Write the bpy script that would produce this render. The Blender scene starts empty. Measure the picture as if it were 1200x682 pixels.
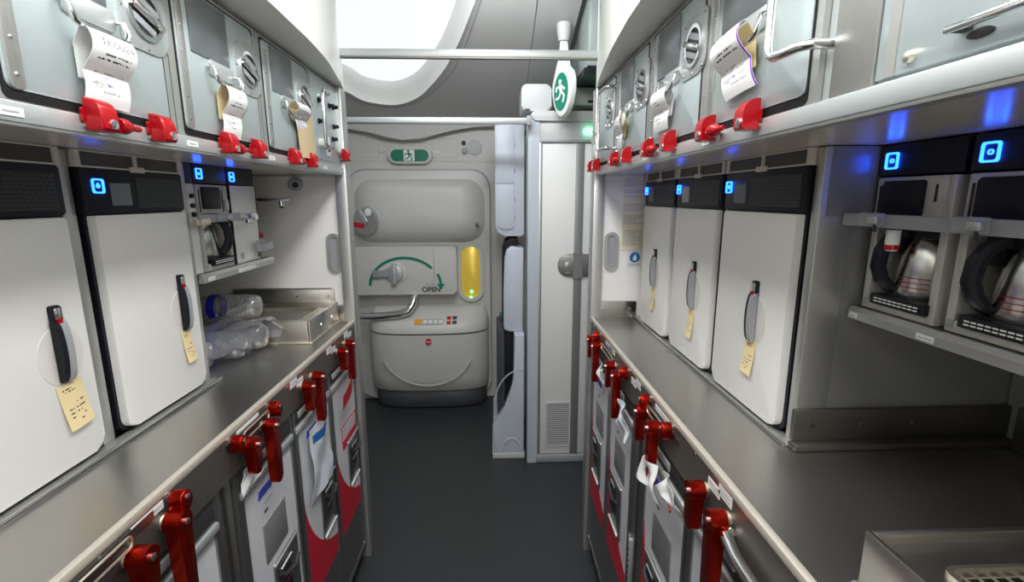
import bpy, bmesh, math, random
from mathutils import Vector, Matrix
random.seed(7)
scene = bpy.context.scene
col = scene.collection
PI = math.pi

# ------------------------------------------------------------------ camera
cd = bpy.data.cameras.new('camera'); cam = bpy.data.objects.new('camera', cd); col.objects.link(cam)
cd.sensor_width = 36.0; cd.sensor_fit = 'HORIZONTAL'; cd.lens = 16.8; cd.clip_start = 0.02
_r = ((0.99925482, 0.00955572, -0.03739649), (-0.03853339, 0.19091542, -0.98084988), (-0.00223316, 0.98155998, 0.19114137))
cam.matrix_world = Matrix(((_r[0][0], _r[0][1], _r[0][2], 0.0), (_r[1][0], _r[1][1], _r[1][2], 0.0), (_r[2][0], _r[2][1], _r[2][2], 1.52), (0, 0, 0, 1)))
scene.camera = cam
# ------------------------------------------------------------------ world, lights, exposure
w = bpy.data.worlds.new('world'); scene.world = w; w.use_nodes = True
w.node_tree.nodes['Background'].inputs[0].default_value = (0.9, 0.95, 1.0, 1)
w.node_tree.nodes['Background'].inputs[1].default_value = 0.45
vs = scene.view_settings
vs.view_transform = 'Standard'; vs.look = 'None'; vs.exposure = 0.0; vs.gamma = 1.0; vs.use_curve_mapping = False

def area(name, loc, sx, sy, power, color=(1, 1, 1), rot=(0, 0, 0), spread=180):
    l = bpy.data.lights.new(name, 'AREA'); l.shape = 'RECTANGLE'; l.size = sx; l.size_y = sy; l.energy = power; l.color = color
    l.spread = math.radians(spread)
    o = bpy.data.objects.new(name, l); col.objects.link(o); o.location = loc; o.rotation_euler = rot
    return o
area('galley_ceiling_light', (-0.01, 0.25, 2.33), 0.22, 2.2, 34, (0.985, 0.99, 0.99))
area('added_door_fill', (-0.08, 1.92, 2.345), 0.8, 0.16, 14, (0.93, 0.97, 1.0), (math.radians(48), 0, 0))  # unseen lamp added above the view to brighten the door and lavatory
area('added_rear_fill', (-0.05, -1.30, 1.25), 0.75, 1.7, 6, (1.0, 0.98, 0.95), (math.radians(90), 0, 0))  # fill added behind the camera to lift the soffit undersides

# ------------------------------------------------------------------ materials
MATS = {}
def mat(name, color, rough=0.5, metal=0.0, emit=None, es=0.0, bump=None, var=0.0, stretch=None, spec=None):
    m = bpy.data.materials.new(name); m.use_nodes = True
    nt = m.node_tree; b = nt.nodes['Principled BSDF']
    b.inputs['Base Color'].default_value = (*color, 1); b.inputs['Roughness'].default_value = rough; b.inputs['Metallic'].default_value = metal
    if spec is not None: b.inputs['Specular IOR Level'].default_value = spec
    if emit: b.inputs['Emission Color'].default_value = (*emit, 1); b.inputs['Emission Strength'].default_value = es
    if bump or var:
        tc = nt.nodes.new('ShaderNodeTexCoord'); mp = nt.nodes.new('ShaderNodeMapping'); nz = nt.nodes.new('ShaderNodeTexNoise')
        mp.inputs['Scale'].default_value = stretch or (1, 1, 1)
        nz.inputs['Scale'].default_value = (bump or (60, 0))[0]; nz.inputs['Detail'].default_value = 4
        nt.links.new(tc.outputs['Object'], mp.inputs[0]); nt.links.new(mp.outputs[0], nz.inputs['Vector'])
        if bump and bump[1]:
            bp = nt.nodes.new('ShaderNodeBump'); bp.inputs['Strength'].default_value = bump[1]; bp.inputs['Distance'].default_value = 0.002
            nt.links.new(nz.outputs['Fac'], bp.inputs['Height']); nt.links.new(bp.outputs[0], b.inputs['Normal'])
        if var:
            mr = nt.nodes.new('ShaderNodeMapRange'); mr.inputs[3].default_value = rough - var; mr.inputs[4].default_value = rough + var
            nt.links.new(nz.outputs['Fac'], mr.inputs[0]); nt.links.new(mr.outputs[0], b.inputs['Roughness'])
    MATS[name] = m
    return m
def clear(name, color, fac, rough=0.08):
    m = bpy.data.materials.new(name); m.use_nodes = True; nt = m.node_tree
    out = nt.nodes['Material Output']; nt.nodes.remove(nt.nodes['Principled BSDF'])
    tr = nt.nodes.new('ShaderNodeBsdfTransparent'); tr.inputs[0].default_value = (*color, 1)
    gl = nt.nodes.new('ShaderNodeBsdfGlossy'); gl.inputs['Roughness'].default_value = rough
    df = nt.nodes.new('ShaderNodeBsdfDiffuse'); df.inputs[0].default_value = (0.85, 0.87, 0.95, 1)
    lw = nt.nodes.new('ShaderNodeLayerWeight'); lw.inputs[0].default_value = 0.35
    nz = nt.nodes.new('ShaderNodeTexNoise'); nz.inputs['Scale'].default_value = 45; tc = nt.nodes.new('ShaderNodeTexCoord')
    bp = nt.nodes.new('ShaderNodeBump'); bp.inputs['Strength'].default_value = 0.5; bp.inputs['Distance'].default_value = 0.004
    nt.links.new(tc.outputs['Object'], nz.inputs['Vector']); nt.links.new(nz.outputs['Fac'], bp.inputs['Height'])
    for n in (gl, lw): nt.links.new(bp.outputs[0], n.inputs['Normal'])
    ad = nt.nodes.new('ShaderNodeMixShader'); ad.inputs[0].default_value = fac
    nt.links.new(tr.outputs[0], ad.inputs[1]); nt.links.new(df.outputs[0], ad.inputs[2])
    mx = nt.nodes.new('ShaderNodeMixShader')
    nt.links.new(lw.outputs['Facing'], mx.inputs[0]); nt.links.new(ad.outputs[0], mx.inputs[1]); nt.links.new(gl.outputs[0], mx.inputs[2])
    nt.links.new(mx.outputs[0], out.inputs[0])
    return m
def grille(name, base, hole, sx, sz, mortar=0.35, metal=0.0, vert='XZ'):
    """rows of slots in a plate, front face in local xz"""
    m = mat(name, base, 0.45, metal); nt = m.node_tree; b = nt.nodes['Principled BSDF']
    tc = nt.nodes.new('ShaderNodeTexCoord'); sp = nt.nodes.new('ShaderNodeSeparateXYZ'); cb = nt.nodes.new('ShaderNodeCombineXYZ')
    br = nt.nodes.new('ShaderNodeTexBrick'); br.inputs['Scale'].default_value = 1.0
    br.inputs['Brick Width'].default_value = sx; br.inputs['Row Height'].default_value = sz; br.inputs['Mortar Size'].default_value = sz * mortar
    br.inputs['Mortar Smooth'].default_value = 0.1
    br.inputs['Color1'].default_value = (*hole, 1); br.inputs['Color2'].default_value = (*hole, 1); br.inputs['Mortar'].default_value = (*base, 1)
    nt.links.new(tc.outputs['Object'], sp.inputs[0]); nt.links.new(sp.outputs[0], cb.inputs[0])
    nt.links.new(sp.outputs[2 if vert == 'XZ' else 1], cb.inputs[1]); nt.links.new(cb.outputs[0], br.inputs['Vector'])
    nt.links.new(br.outputs['Color'], b.inputs['Base Color'])
    bp = nt.nodes.new('ShaderNodeBump'); bp.inputs['Strength'].default_value = 1.0; bp.inputs['Distance'].default_value = 0.003
    nt.links.new(br.outputs['Fac'], bp.inputs['Height']); nt.links.new(bp.outputs[0], b.inputs['Normal'])
    return m

STEEL = mat('brushed_steel', (0.56, 0.54, 0.50), 0.30, 1.0, bump=(30, 0.02), var=0.03, stretch=(14, 0.6, 14))
TOP = mat('worktop_steel', (0.50, 0.485, 0.455), 0.33, 1.0, bump=(40, 0.025), var=0.04, stretch=(6, 0.8, 6))
DSTEEL = mat('dark_steel', (0.20, 0.19, 0.17), 0.46, 1.0, bump=(40, 0.02), var=0.03, stretch=(2, 8, 8))
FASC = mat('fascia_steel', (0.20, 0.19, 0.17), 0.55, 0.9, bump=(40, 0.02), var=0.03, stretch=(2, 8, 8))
EDGE = mat('raised_edge_steel', (0.60, 0.56, 0.48), 0.5, 0.45)
SHELFM = mat('satin_shelf_metal', (0.86, 0.79, 0.66), 0.24, 0.45, bump=(20, 0.02), var=0.03, stretch=(0.8, 6, 6))
ALU = mat('aluminium_frame', (0.52, 0.52, 0.50), 0.38, 0.75, bump=(60, 0.02))
ALUL = mat('pale_aluminium', (0.52, 0.56, 0.56), 0.42, 0.55, bump=(25, 0.04), var=0.05)
BOXM = mat('container_aluminium', (0.52, 0.595, 0.60), 0.40, 0.45, bump=(7, 0.03), var=0.06)
PLATE = mat('grey_card_plate', (0.22, 0.24, 0.25), 0.30, 0.45, bump=(20, 0.05))
CHROME = mat('chrome', (0.78, 0.78, 0.77), 0.14, 1.0)
GOLDISH = mat('warm_chrome', (0.80, 0.74, 0.60), 0.34, 1.0)
RED = mat('red_anodised_metal', (0.36, 0.011, 0.003), 0.27, 0.9)
REDP = mat('red_latch_paint', (0.42, 0.004, 0.009), 0.25, 0.2)
WHITE = mat('white_oven_enamel', (0.75, 0.735, 0.71), 0.32, 0.0, bump=(5, 0.03), var=0.08)
PANEL = mat('white_wall_laminate', (0.70, 0.69, 0.67), 0.38, bump=(200, 0.03))
CREAM = mat('door_lining_plastic', (0.60, 0.585, 0.55), 0.42, bump=(220, 0.05))
LINING = mat('cabin_lining', (0.54, 0.54, 0.535), 0.5, bump=(160, 0.05))
GREYP = mat('grey_ceiling_lining', (0.57, 0.56, 0.54), 0.6, bump=(150, 0.06))
BLUEG = mat('blue_grey_plastic', (0.50, 0.54, 0.60), 0.4, bump=(180, 0.03))
SOFF = mat('white_soffit', (0.80, 0.80, 0.76), 0.38)
BEIGE = mat('beige_trim', (0.62, 0.58, 0.50), 0.4, 0.2)
BLACK = mat('black_plastic', (0.008, 0.009, 0.014), 0.4, spec=0.25)
RUBBER = mat('dark_rubber', (0.012, 0.012, 0.013), 0.6, spec=0.15)
DARK = mat('dark_recess', (0.03, 0.03, 0.032), 0.6)
GRAYP = mat('mid_grey_plastic', (0.30, 0.31, 0.33), 0.38)
SCREEN = mat('lcd_screen', (0.10, 0.105, 0.125), 0.12)
LED = mat('blue_power_light', (0.0, 0.25, 1.0), 0.4, emit=(0.010, 0.080, 1.0), es=10.5)
GREENL = mat('green_indicator_light', (0.1, 1.0, 0.5), 0.4, emit=(0.12, 1.0, 0.42), es=6.0)
LAMP = mat('ceiling_light_diffuser', (0.3, 0.3, 0.3), 0.6, emit=(0.90, 0.945, 1.0), es=0.93)
PAPER = mat('paper', (0.78, 0.78, 0.77), 0.7, bump=(30, 0.1))
KRAFT = mat('brown_card', (0.55, 0.43, 0.26), 0.7)
YEL = mat('manila_tag', (0.74, 0.60, 0.33), 0.65)
YELD = mat('yellow_tape', (0.80, 0.55, 0.10), 0.5)
INK = mat('ink', (0.05, 0.05, 0.06), 0.6)
INKG = mat('grey_ink', (0.35, 0.35, 0.36), 0.6)
INKB = mat('blue_ink', (0.04, 0.06, 0.42), 0.5)
PURP = mat('purple_edge', (0.22, 0.06, 0.60), 0.5)
GREENE = mat('green_edge', (0.03, 0.45, 0.12), 0.5)
CARTW = mat('white_cart_panel', (0.66, 0.67, 0.70), 0.32, bump=(6, 0.02))
CARTR = mat('red_cart_panel', (0.55, 0.008, 0.03), 0.3)
CARTM = mat('cart_metal', (0.36, 0.36, 0.35), 0.34, 0.95, bump=(20, 0.06))
CARDP = mat('grey_card_panel', (0.27, 0.28, 0.27), 0.4, 0.35, bump=(60, 0.08))
FLOOR = mat('floor_vinyl', (0.028, 0.031, 0.034), 0.45, bump=(220, 0.25), var=0.08)
GREEN = mat('exit_green', (0.004, 0.17, 0.10), 0.4)
GREENP = mat('green_paint', (0.0, 0.21, 0.13), 0.4)
SIGNW = mat('sign_white', (0.80, 0.82, 0.78), 0.45)
YWIN = mat('amber_window', (0.62, 0.45, 0.06), 0.25, 0.35, emit=(0.9, 0.62, 0.10), es=0.25, bump=(22, 0.5))
BLUES = mat('sign_blue', (0.01, 0.13, 0.42), 0.4)
ORANGE = mat('orange_sticker', (0.75, 0.33, 0.03), 0.5)
POSTER = mat('cream_placard', (0.72, 0.68, 0.52), 0.45)
CARD = mat('white_placard', (0.74, 0.74, 0.73), 0.5)
GRIL = grille('oven_grille', (0.022, 0.024, 0.03), (0.002, 0.002, 0.003), 0.012, 0.0068, 0.2)
MESH = grille('vent_mesh', (0.10, 0.095, 0.085), (0.035, 0.03, 0.028), 0.005, 0.003, 0.22, 0.3)
LOUV = grille('door_louvre', (0.60, 0.61, 0.62), (0.16, 0.16, 0.17), 4.0, 0.0118, 0.28)
GRATE = grille('drain_grate', (0.55, 0.53, 0.47), (0.03, 0.028, 0.025), 0.016, 0.011, 0.22, 0.9, vert='XY')
PET = clear('clear_plastic_bottle', (1.0, 1.0, 1.0), 0.10)
FILM = clear('shrink_film', (1.0, 1.0, 1.0), 0.07, 0.12)
BAG = mat('white_film_bag', (0.70, 0.74, 0.80), 0.25, bump=(12, 0.6))
SIDEM = mat('grey_side_panel', (0.25, 0.247, 0.243), 0.30, 0.35, bump=(90, 0.03))

# ------------------------------------------------------------------ mesh builder
def rrect(x0, x1, z0, z1, r=0.01, n=5, rs=None):
    """rounded rectangle, counter-clockwise; rs = radii (bl, br, tr, tl)"""
    rs = rs or (r,) * 4
    m = min(abs(x1 - x0), abs(z1 - z0)) / 2 - 1e-5
    rs = [min(max(a, 1e-5), m) for a in rs]
    out = []
    for (cx, cz, a0, rr) in ((x0 + rs[0], z0 + rs[0], PI, rs[0]), (x1 - rs[1], z0 + rs[1], 1.5 * PI, rs[1]), (x1 - rs[2], z1 - rs[2], 0, rs[2]), (x0 + rs[3], z1 - rs[3], 0.5 * PI, rs[3])):
        for i in range(n + 1):
            a = a0 + 0.5 * PI * i / n
            out.append((cx + rr * math.cos(a), cz + rr * math.sin(a)))
    return out
def circ(cx, cz, r, n=24, rz=None):
    return [(cx + r * math.cos(2 * PI * i / n), cz + (rz or r) * math.sin(2 * PI * i / n)) for i in range(n)]
AX = {'y': lambda a, b, t: (a, t, b), 'x': lambda a, b, t: (t, a, b), 'z': lambda a, b, t: (a, b, t)}

class MB:
    def __init__(s): s.v = []; s.f = []; s.fm = []; s.mats = []
    def mi(s, m):
        if m not in s.mats: s.mats.append(m)
        return s.mats.index(m)
    def add(s, vs, fs, m):
        k = len(s.v); s.v += [tuple(v) for v in vs]; i = s.mi(m)
        for f in fs: s.f.append([k + a for a in f]); s.fm.append(i)
        return s
    def bm(s, bm, m):
        bm.verts.index_update()
        return s.add([v.co[:] for v in bm.verts], [[v.index for v in f.verts] for f in bm.faces], m)
    def box(s, x0, x1, y0, y1, z0, z1, m, bev=0.0, seg=2):
        bm = bmesh.new()
        bmesh.ops.create_cube(bm, size=1)
        for v in bm.verts: v.co = Vector(((x0 + x1) / 2 + v.co.x * (x1 - x0), (y0 + y1) / 2 + v.co.y * (y1 - y0), (z0 + z1) / 2 + v.co.z * (z1 - z0)))
        if bev:
            bev = min(bev, 0.49 * min(abs(x1 - x0), abs(y1 - y0), abs(z1 - z0)))
            bmesh.ops.bevel(bm, geom=bm.edges[:], offset=bev, segments=seg, affect='EDGES', profile=0.5)
        s.bm(bm, m); bm.free(); return s
    def prism(s, poly, t0, t1, m, ax='y', bev=0.0, seg=2):
        """poly extruded from t0 (front) to t1"""
        P = AX[ax]; bm = bmesh.new()
        a = [bm.verts.new(P(p[0], p[1], t0)) for p in poly]; b = [bm.verts.new(P(p[0], p[1], t1)) for p in poly]
        n = len(poly); f0 = bm.faces.new(a); bm.faces.new(b[::-1])
        for i in range(n): bm.faces.new((a[i], b[i], b[(i + 1) % n], a[(i + 1) % n]))
        if bev:
            bmesh.ops.bevel(bm, geom=list(f0.edges), offset=bev, segments=seg, affect='EDGES', profile=0.5, clamp_overlap=True)
        bmesh.ops.recalc_face_normals(bm, faces=bm.faces[:])
        s.bm(bm, m); bm.free(); return s
    def ring(s, outer, inner, t0, t1, m, ax='y'):
        P = AX[ax]; n = len(outer)
        vs = [P(*p, t0) for p in outer] + [P(*p, t0) for p in inner] + [P(*p, t1) for p in outer] + [P(*p, t1) for p in inner]
        fs = []
        for i in range(n):
            j = (i + 1) % n
            fs += [(i, j, n + j, n + i), (2 * n + i, 3 * n + i, 3 * n + j, 2 * n + j), (i, 2 * n + i, 2 * n + j, j), (n + i, n + j, 3 * n + j, 3 * n + i)]
        bm = bmesh.new(); bv = [bm.verts.new(v) for v in vs]
        for f in fs: bm.faces.new([bv[a] for a in f])
        bmesh.ops.recalc_face_normals(bm, faces=bm.faces[:]); s.bm(bm, m); bm.free(); return s
    def tube(s, pts, r, m, n=10, closed=False, caps=True, rs=None):
        pts = [Vector(p) for p in pts]; N = len(pts); vs = []; fs = []; up = None
        for i, p in enumerate(pts):
            if closed: d = pts[(i + 1) % N] - pts[i - 1]
            else: d = pts[min(i + 1, N - 1)] - pts[max(i - 1, 0)]
            d.normalize()
            if up is None: up = d.orthogonal().normalized()
            up = (up - d * up.dot(d)); up = up.normalized() if up.length > 1e-6 else d.orthogonal().normalized()
            sd = d.cross(up); rr = rs[i] if rs else r
            for k in range(n):
                a = 2 * PI * k / n; vs.append(p + up * (rr * math.cos(a)) + sd * (rr * math.sin(a)))
        for i in range(N if closed else N - 1):
            j = (i + 1) % N
            for k in range(n):
                l = (k + 1) % n; fs.append((i * n + k, i * n + l, j * n + l, j * n + k))
        if caps and not closed: fs.append(tuple(range(n))[::-1]); fs.append(tuple((N - 1) * n + k for k in range(n)))
        return s.add(vs, fs, m)
    def cyl(s, p0, p1, r, m, n=16, r1=None):
        return s.tube([p0, p1], r, m, n, rs=[r, r if r1 is None else r1])
    def lathe(s, prof, c, m, ax='z', n=28, flip=False):
        """prof: (radius, height)"""
        vs = []; fs = []
        for (r, h) in prof:
            for k in range(n):
                a = 2 * PI * k / n; u, v = max(r, 1e-5) * math.cos(a), max(r, 1e-5) * math.sin(a)
                q = {'z': (u, v, h), 'x': (h, u, v), 'y': (u, h, -v)}[ax]
                vs.append((c[0] + q[0], c[1] + q[1], c[2] + q[2]))
        for i in range(len(prof) - 1):
            for k in range(n):
                l = (k + 1) % n; fs.append((i * n + k, i * n + l, (i + 1) * n + l, (i + 1) * n + k))
        bm = bmesh.new(); bv = [bm.verts.new(v) for v in vs]
        for f in fs: bm.faces.new([bv[a] for a in f])
        bmesh.ops.remove_doubles(bm, verts=bm.verts[:], dist=1e-6)
        bmesh.ops.recalc_face_normals(bm, faces=bm.faces[:]); s.bm(bm, m); bm.free(); return s
    def grid(s, fn, nu, nv, m, th=0.0, mf=None, wrap=False):
        """fn(u,v) -> point; th gives the sheet thickness; mf(i,j) -> material of a face"""
        P = [[Vector(fn(i / nu, j / nv)) for j in range(nv + 1)] for i in range(nu + 1)]
        def nrm(i, j):
            a = P[min(i + 1, nu)][j] - P[max(i - 1, 0)][j]; b = P[i][min(j + 1, nv)] - P[i][max(j - 1, 0)]
            c = a.cross(b); return c.normalized() if c.length > 1e-12 else Vector((0, 0, 0))
        base = len(s.v); W = nv + 1
        for i in range(nu + 1):
            for j in range(nv + 1): s.v.append(tuple(P[i][j]))
        for i in range(nu):
            for j in range(nv):
                s.f.append([base + i * W + j, base + (i + 1) * W + j, base + (i + 1) * W + j + 1, base + i * W + j + 1])
                s.fm.append(s.mi((mf(i, j) or m) if mf else m))
        if th:
            b2 = len(s.v)
            for i in range(nu + 1):
                for j in range(nv + 1): s.v.append(tuple(P[i][j] - nrm(i, j) * th))
            k = s.mi(m)
            for i in range(nu):
                for j in range(nv):
                    s.f.append([b2 + i * W + j, b2 + i * W + j + 1, b2 + (i + 1) * W + j + 1, b2 + (i + 1) * W + j]); s.fm.append(k)
            for i in range(nu):
                for j in (0, nv): s.f.append([base + i * W + j, b2 + i * W + j, b2 + (i + 1) * W + j, base + (i + 1) * W + j]); s.fm.append(k)
            for j in range(nv):
                for i in (0, nu): s.f.append([base + i * W + j, base + i * W + j + 1, b2 + i * W + j + 1, b2 + i * W + j]); s.fm.append(k)
        return s
    def text(s, txt, x, y, z, size, m, flip=False, ext=0.0006, align='LEFT', bold=0.0):
        """letters standing in the local xz plane, read from -y"""
        c = bpy.data.curves.new('t', 'FONT'); c.body = txt; c.size = size; c.extrude = ext / 2; c.align_x = align; c.offset = bold
        o = bpy.data.objects.new('t', c); col.objects.link(o)
        me = bpy.data.meshes.new_from_object(o.evaluated_get(bpy.context.evaluated_depsgraph_get()))
        s.add([(x + v.co.x, y - v.co.z, z + v.co.y) for v in me.vertices], [list(p.vertices) for p in me.polygons], m)
        bpy.data.objects.remove(o); bpy.data.curves.remove(c); bpy.data.meshes.remove(me); return s
    def xf(s, M): s.v = [tuple(M @ Vector(v)) for v in s.v]; return s
    def build(s, name, parent=None, world=False, sharp=35):
        me = bpy.data.meshes.new(name)
        vs = s.v; off = Vector((0, 0, 0))
        if parent is not None and world:
            M = Matrix.Identity(4); p = parent
            while p is not None: M = p.matrix_basis @ M; p = p.parent
            Mi = M.inverted(); vs = [tuple(Mi @ Vector(v)) for v in vs]
        if parent is None:
            xs, ys, zs = zip(*vs); off = Vector(((min(xs) + max(xs)) / 2, (min(ys) + max(ys)) / 2, min(zs)))
            vs = [(a - off.x, b - off.y, c - off.z) for a, b, c in vs]
        me.from_pydata(vs, [], s.f)
        for m in s.mats: me.materials.append(m)
        me.polygons.foreach_set('material_index', s.fm)
        me.polygons.foreach_set('use_smooth', [True] * len(s.f))
        me.update()
        me.set_sharp_from_angle(angle=math.radians(sharp))
        o = bpy.data.objects.new(name, me); col.objects.link(o); o.location = off
        if parent is not None: o.parent = parent
        return o
def B(*a, **k): return MB().box(*a, **k)

def tag(o, label, cat, group=None, kind=None):
    if label: o['label'] = label
    if cat: o['category'] = cat
    if group: o['group'] = group
    if kind: o['kind'] = kind
    return o
def thing(name, label, cat, loc=(0, 0, 0), rz=0.0, group=None):
    o = bpy.data.objects.new(name, None); col.objects.link(o); o.empty_display_size = 0.05
    o.location = loc; o.rotation_euler = (0, 0, rz)
    return tag(o, label, cat, group)
def lab(o, label): o['label'] = label; return o
def struct(mb, name): return tag(mb.build(name), None, None, kind='structure')
LEFT, RIGHT = PI / 2, -PI / 2
def copy_tree(o, parent=None):
    c = o.copy(); col.objects.link(c)
    if parent is not None: c.parent = parent
    for ch in [q for q in bpy.data.objects if q.parent == o]: copy_tree(ch, c)
    return c

# ================================================================== ROOM SHELL
CT = 1.05            # worktop height
XL, XR = -0.547, 0.385   # worktop front edges
YE = 1.85            # end partitions of both galleys
struct(B(-1.5, 1.3, -1.4, 3.62, -0.04, 0.0, FLOOR), 'floor')
struct(B(-1.5, 1.3, -1.4, 2.02, 2.36, 2.40, LINING), 'ceiling')
struct(B(-1.5, -1.42, -1.4, 3.62, 0, 2.95, LINING), 'wall_left')
struct(B(1.10, 1.18, -1.4, 3.62, 0, 2.95, LINING), 'wall_right')
struct(B(-1.42, 1.10, -1.4, -1.34, 0, 2.36, LINING), 'wall_behind')
struct(B(-1.42, 1.10, 3.52, 3.60, 0, 2.95, CREAM), 'wall_far')
struct(B(-1.42, 1.10, 1.98, 3.56, 2.90, 2.95, LINING), 'trim_5')

# sloping ceiling lining over the door with the moulded light recess
def zc(y): return 2.05 + (3.4 - y) * 0.29
def cp(u, v):      # a point of the lining plane seen along this direction from the standing eye
    d = Vector((u - 600, 560, 341 - v)); R3 = cam.matrix_world.to_3x3(); d = R3 @ Vector((d.x, d.z, -d.y))
    t = (zc(0) - 1.52) / (d.z + 0.29 * d.y); return Vector((d.x * t, d.y * t))
OUT = [cp(*p) for p in ((403.5, 104), (426.4, 115.8), (456, 120.6), (474, 118.5), (491.5, 110.6), (505.5, 97.4), (521, 78), (533.7, 55), (543, 34), (552.8, 8.8))]
ys_top_ = 2.02
hole = [(-1.22, 2.30), (-1.18, 2.60), (-1.05, 2.88)] + [(p.x, p.y) for p in OUT] + [(2 * OUT[-1].x - OUT[-2].x, 2 * OUT[-1].y - OUT[-2].y), (3 * OUT[-1].x - 2 * OUT[-2].x, ys_top_ + 0.02)]
ys_top = 2.02
def spline(P, m=5):
    out = []
    for i in range(len(P) - 1):
        p0, p1, p2, p3 = P[max(i - 1, 0)], P[i], P[i + 1], P[min(i + 2, len(P) - 1)]
        for k in range(m):
            t = k / m; out.append(tuple(0.5 * (2 * p1[c] + (p2[c] - p0[c]) * t + (2 * p0[c] - 5 * p1[c] + 4 * p2[c] - p3[c]) * t * t + (3 * p1[c] - p0[c] - 3 * p2[c] + p3[c]) * t ** 3) for c in (0, 1)))
    return out + [tuple(P[-1])]
hole = spline(hole)
def lining():
    mb = MB(); bm = bmesh.new()
    outer = [(-1.42, ys_top), (-1.42, 3.46), (0.20, 3.46), (0.20, ys_top)]
    inner = [(max(x, -1.3), max(y, ys_top + 0.02)) for x, y in hole]; inner.insert(0, (inner[0][0], ys_top + 0.02))
    ve = [bm.verts.new((x, y, zc(y))) for x, y in outer]; vi = [bm.verts.new((x, y, zc(y))) for x, y in inner]
    eo = [bm.edges.new((ve[i], ve[(i + 1) % 4])) for i in range(4)]; ei = [bm.edges.new((vi[i], vi[(i + 1) % len(vi)])) for i in range(len(vi))]
    bmesh.ops.triangle_fill(bm, edges=eo + ei, use_beauty=True, use_dissolve=False)
    return bm, inner
bm_, inner_ = lining()
mb = MB(); mb.bm(bm_, GREYP); bm_.free()
o = struct(mb, 'trim_1')
# recess: white side wall, then the luminous diffuser above
def wallring(pts, z0off, z1off, shrink):
    n = len(pts); cx = sum(p[0] for p in pts) / n; cy = sum(p[1] for p in pts) / n; vs = []; fs = []
    K = 5
    for k in range(K + 1):
        t = k / K; e = t * t * (3 - 2 * t)
        for (x, y) in pts:
            sx, sy = x + (cx - x) * shrink * e, y + (cy - y) * shrink * e
            vs.append((sx, sy, zc(y) + z0off + (z1off - z0off) * t))
    for k in range(K):
        for i in range(n):
            j = (i + 1) % n; fs.append((k * n + i, k * n + j, (k + 1) * n + j, (k + 1) * n + i))
    return vs, fs, [vs[K * n + i] for i in range(n)]
def smooth_loop(pts, it=2):
    for _ in range(it):
        q = []
        for i in range(len(pts)):
            a, b = pts[i], pts[(i + 1) % len(pts)]
            q += [(a[0] * .75 + b[0] * .25, a[1] * .75 + b[1] * .25), (a[0] * .25 + b[0] * .75, a[1] * .25 + b[1] * .75)]
        pts = q
    return pts
lp = [(p[0], p[1]) for p in inner_]
vs_, fs_, cap_ = wallring(lp, -0.012, 0.12, 0.10)
dome = thing('dome_light', 'large white moulded ceiling light recess with glowing diffuser above the door area', 'ceiling light', (-0.7, 2.5, 2.3))
mb = MB(); mb.add(vs_, fs_, SOFF); mb.build('recess_wall', dome, True, sharp=60)
mb = MB(); n_ = len(cap_); cx_ = sum(p[0] for p in cap_) / n_; cy_ = sum(p[1] for p in cap_) / n_; cz_ = max(p[2] for p in cap_) + 0.03
mb.add(cap_ + [(cx_, cy_, cz_)], [(i, (i + 1) % n_, n_) for i in range(n_)], LAMP); mb.build('diffuser', dome, True, sharp=80)
cr_ = []
for (x, y) in lp:
    if y < 2.10: continue
    vx, vy = x - cx_, y - cy_; l_ = math.hypot(vx, vy); x2, y2 = x + vx / l_ * 0.055, y + vy / l_ * 0.055
    cr_.append((x2, y2, zc(y2) - 0.0005))
MB().tube(cr_, 0.0022, GRAYP, 6).build('crease_line', dome, True)
# wavy lower lip of the lining above the door
poly = [(-1.42, 2.10)] + [(x, z) for x, z in ((-1.42, 1.985), (-0.99, 1.985), (-0.86, 1.965), (-0.74, 1.925), (-0.62, 1.912), (-0.5, 1.915), (-0.40, 1.945), (-0.28, 1.985), (-0.12, 2.0), (0.2, 2.0))] + [(0.2, 2.10)]
struct(MB().prism(poly, 3.44, 3.50, GREYP, bev=0.012), 'trim_2')
# lighter strip of lining beside it, dark slit and the overhead bin
strip = MB()
strip.prism([(3.46, zc(3.46) - 0.015), (2.02, zc(2.02) - 0.015), (2.02, zc(2.02) + 0.04), (3.46, zc(3.46) + 0.04)], 0.205, 0.395, LINING, 'x')
struct(strip, 'trim_3')
bn = thing('overhead_bin', 'dark grey-green overhead stowage box above the lavatory', 'overhead bin', (0.7, 2.4, 2.02))
MB().box(0.42, 1.08, 2.25, 3.2, 2.09, 2.6, mat('bin_green_grey', (0.24, 0.28, 0.265), 0.5), bev=0.02).build('bin_body', bn, True)
MB().box(0.41, 1.06, 2.262, 2.9, 2.06, 2.088, BLACK).build('latch_strip', bn, True)
MB().box(0.415, 1.06, 2.50, 3.2, 1.975, 2.058, mat('bin_valance', (0.36, 0.40, 0.37), 0.5), bev=0.005).box(0.475, 0.60, 2.493, 2.50, 1.985, 1.995, BLACK).build('valance', bn, True)

# soffits over both galleys: curved in plan, flat underside, face rising to the ceiling
def soffit(edge, xback, name, m, zb=1.913):
    pts = edge + [(xback, edge[-1][1]), (xback, edge[0][1])]
    mb = MB(); n = len(pts)
    mb.prism(pts, zb, 2.36, m, 'z')
    return struct(mb, name)
soffit([(-0.452, -1.3), (-0.452, 1.10), (-0.456, 1.21), (-0.460, 1.307), (-0.466, 1.39), (-0.473, 1.467), (-0.482, 1.54), (-0.493, 1.603), (-0.508, 1.69), (-0.525, 1.79), (-0.545, 1.885)], -1.42, 'trim_6', SOFF)
soffit([(0.302, -1.3), (0.302, 1.05), (0.306, 1.165), (0.316, 1.302), (0.323, 1.39), (0.333, 1.479), (0.343, 1.57), (0.355, 1.667), (0.369, 1.77), (0.388, 1.885)], 1.10, 'trim_7', SOFF)

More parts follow.
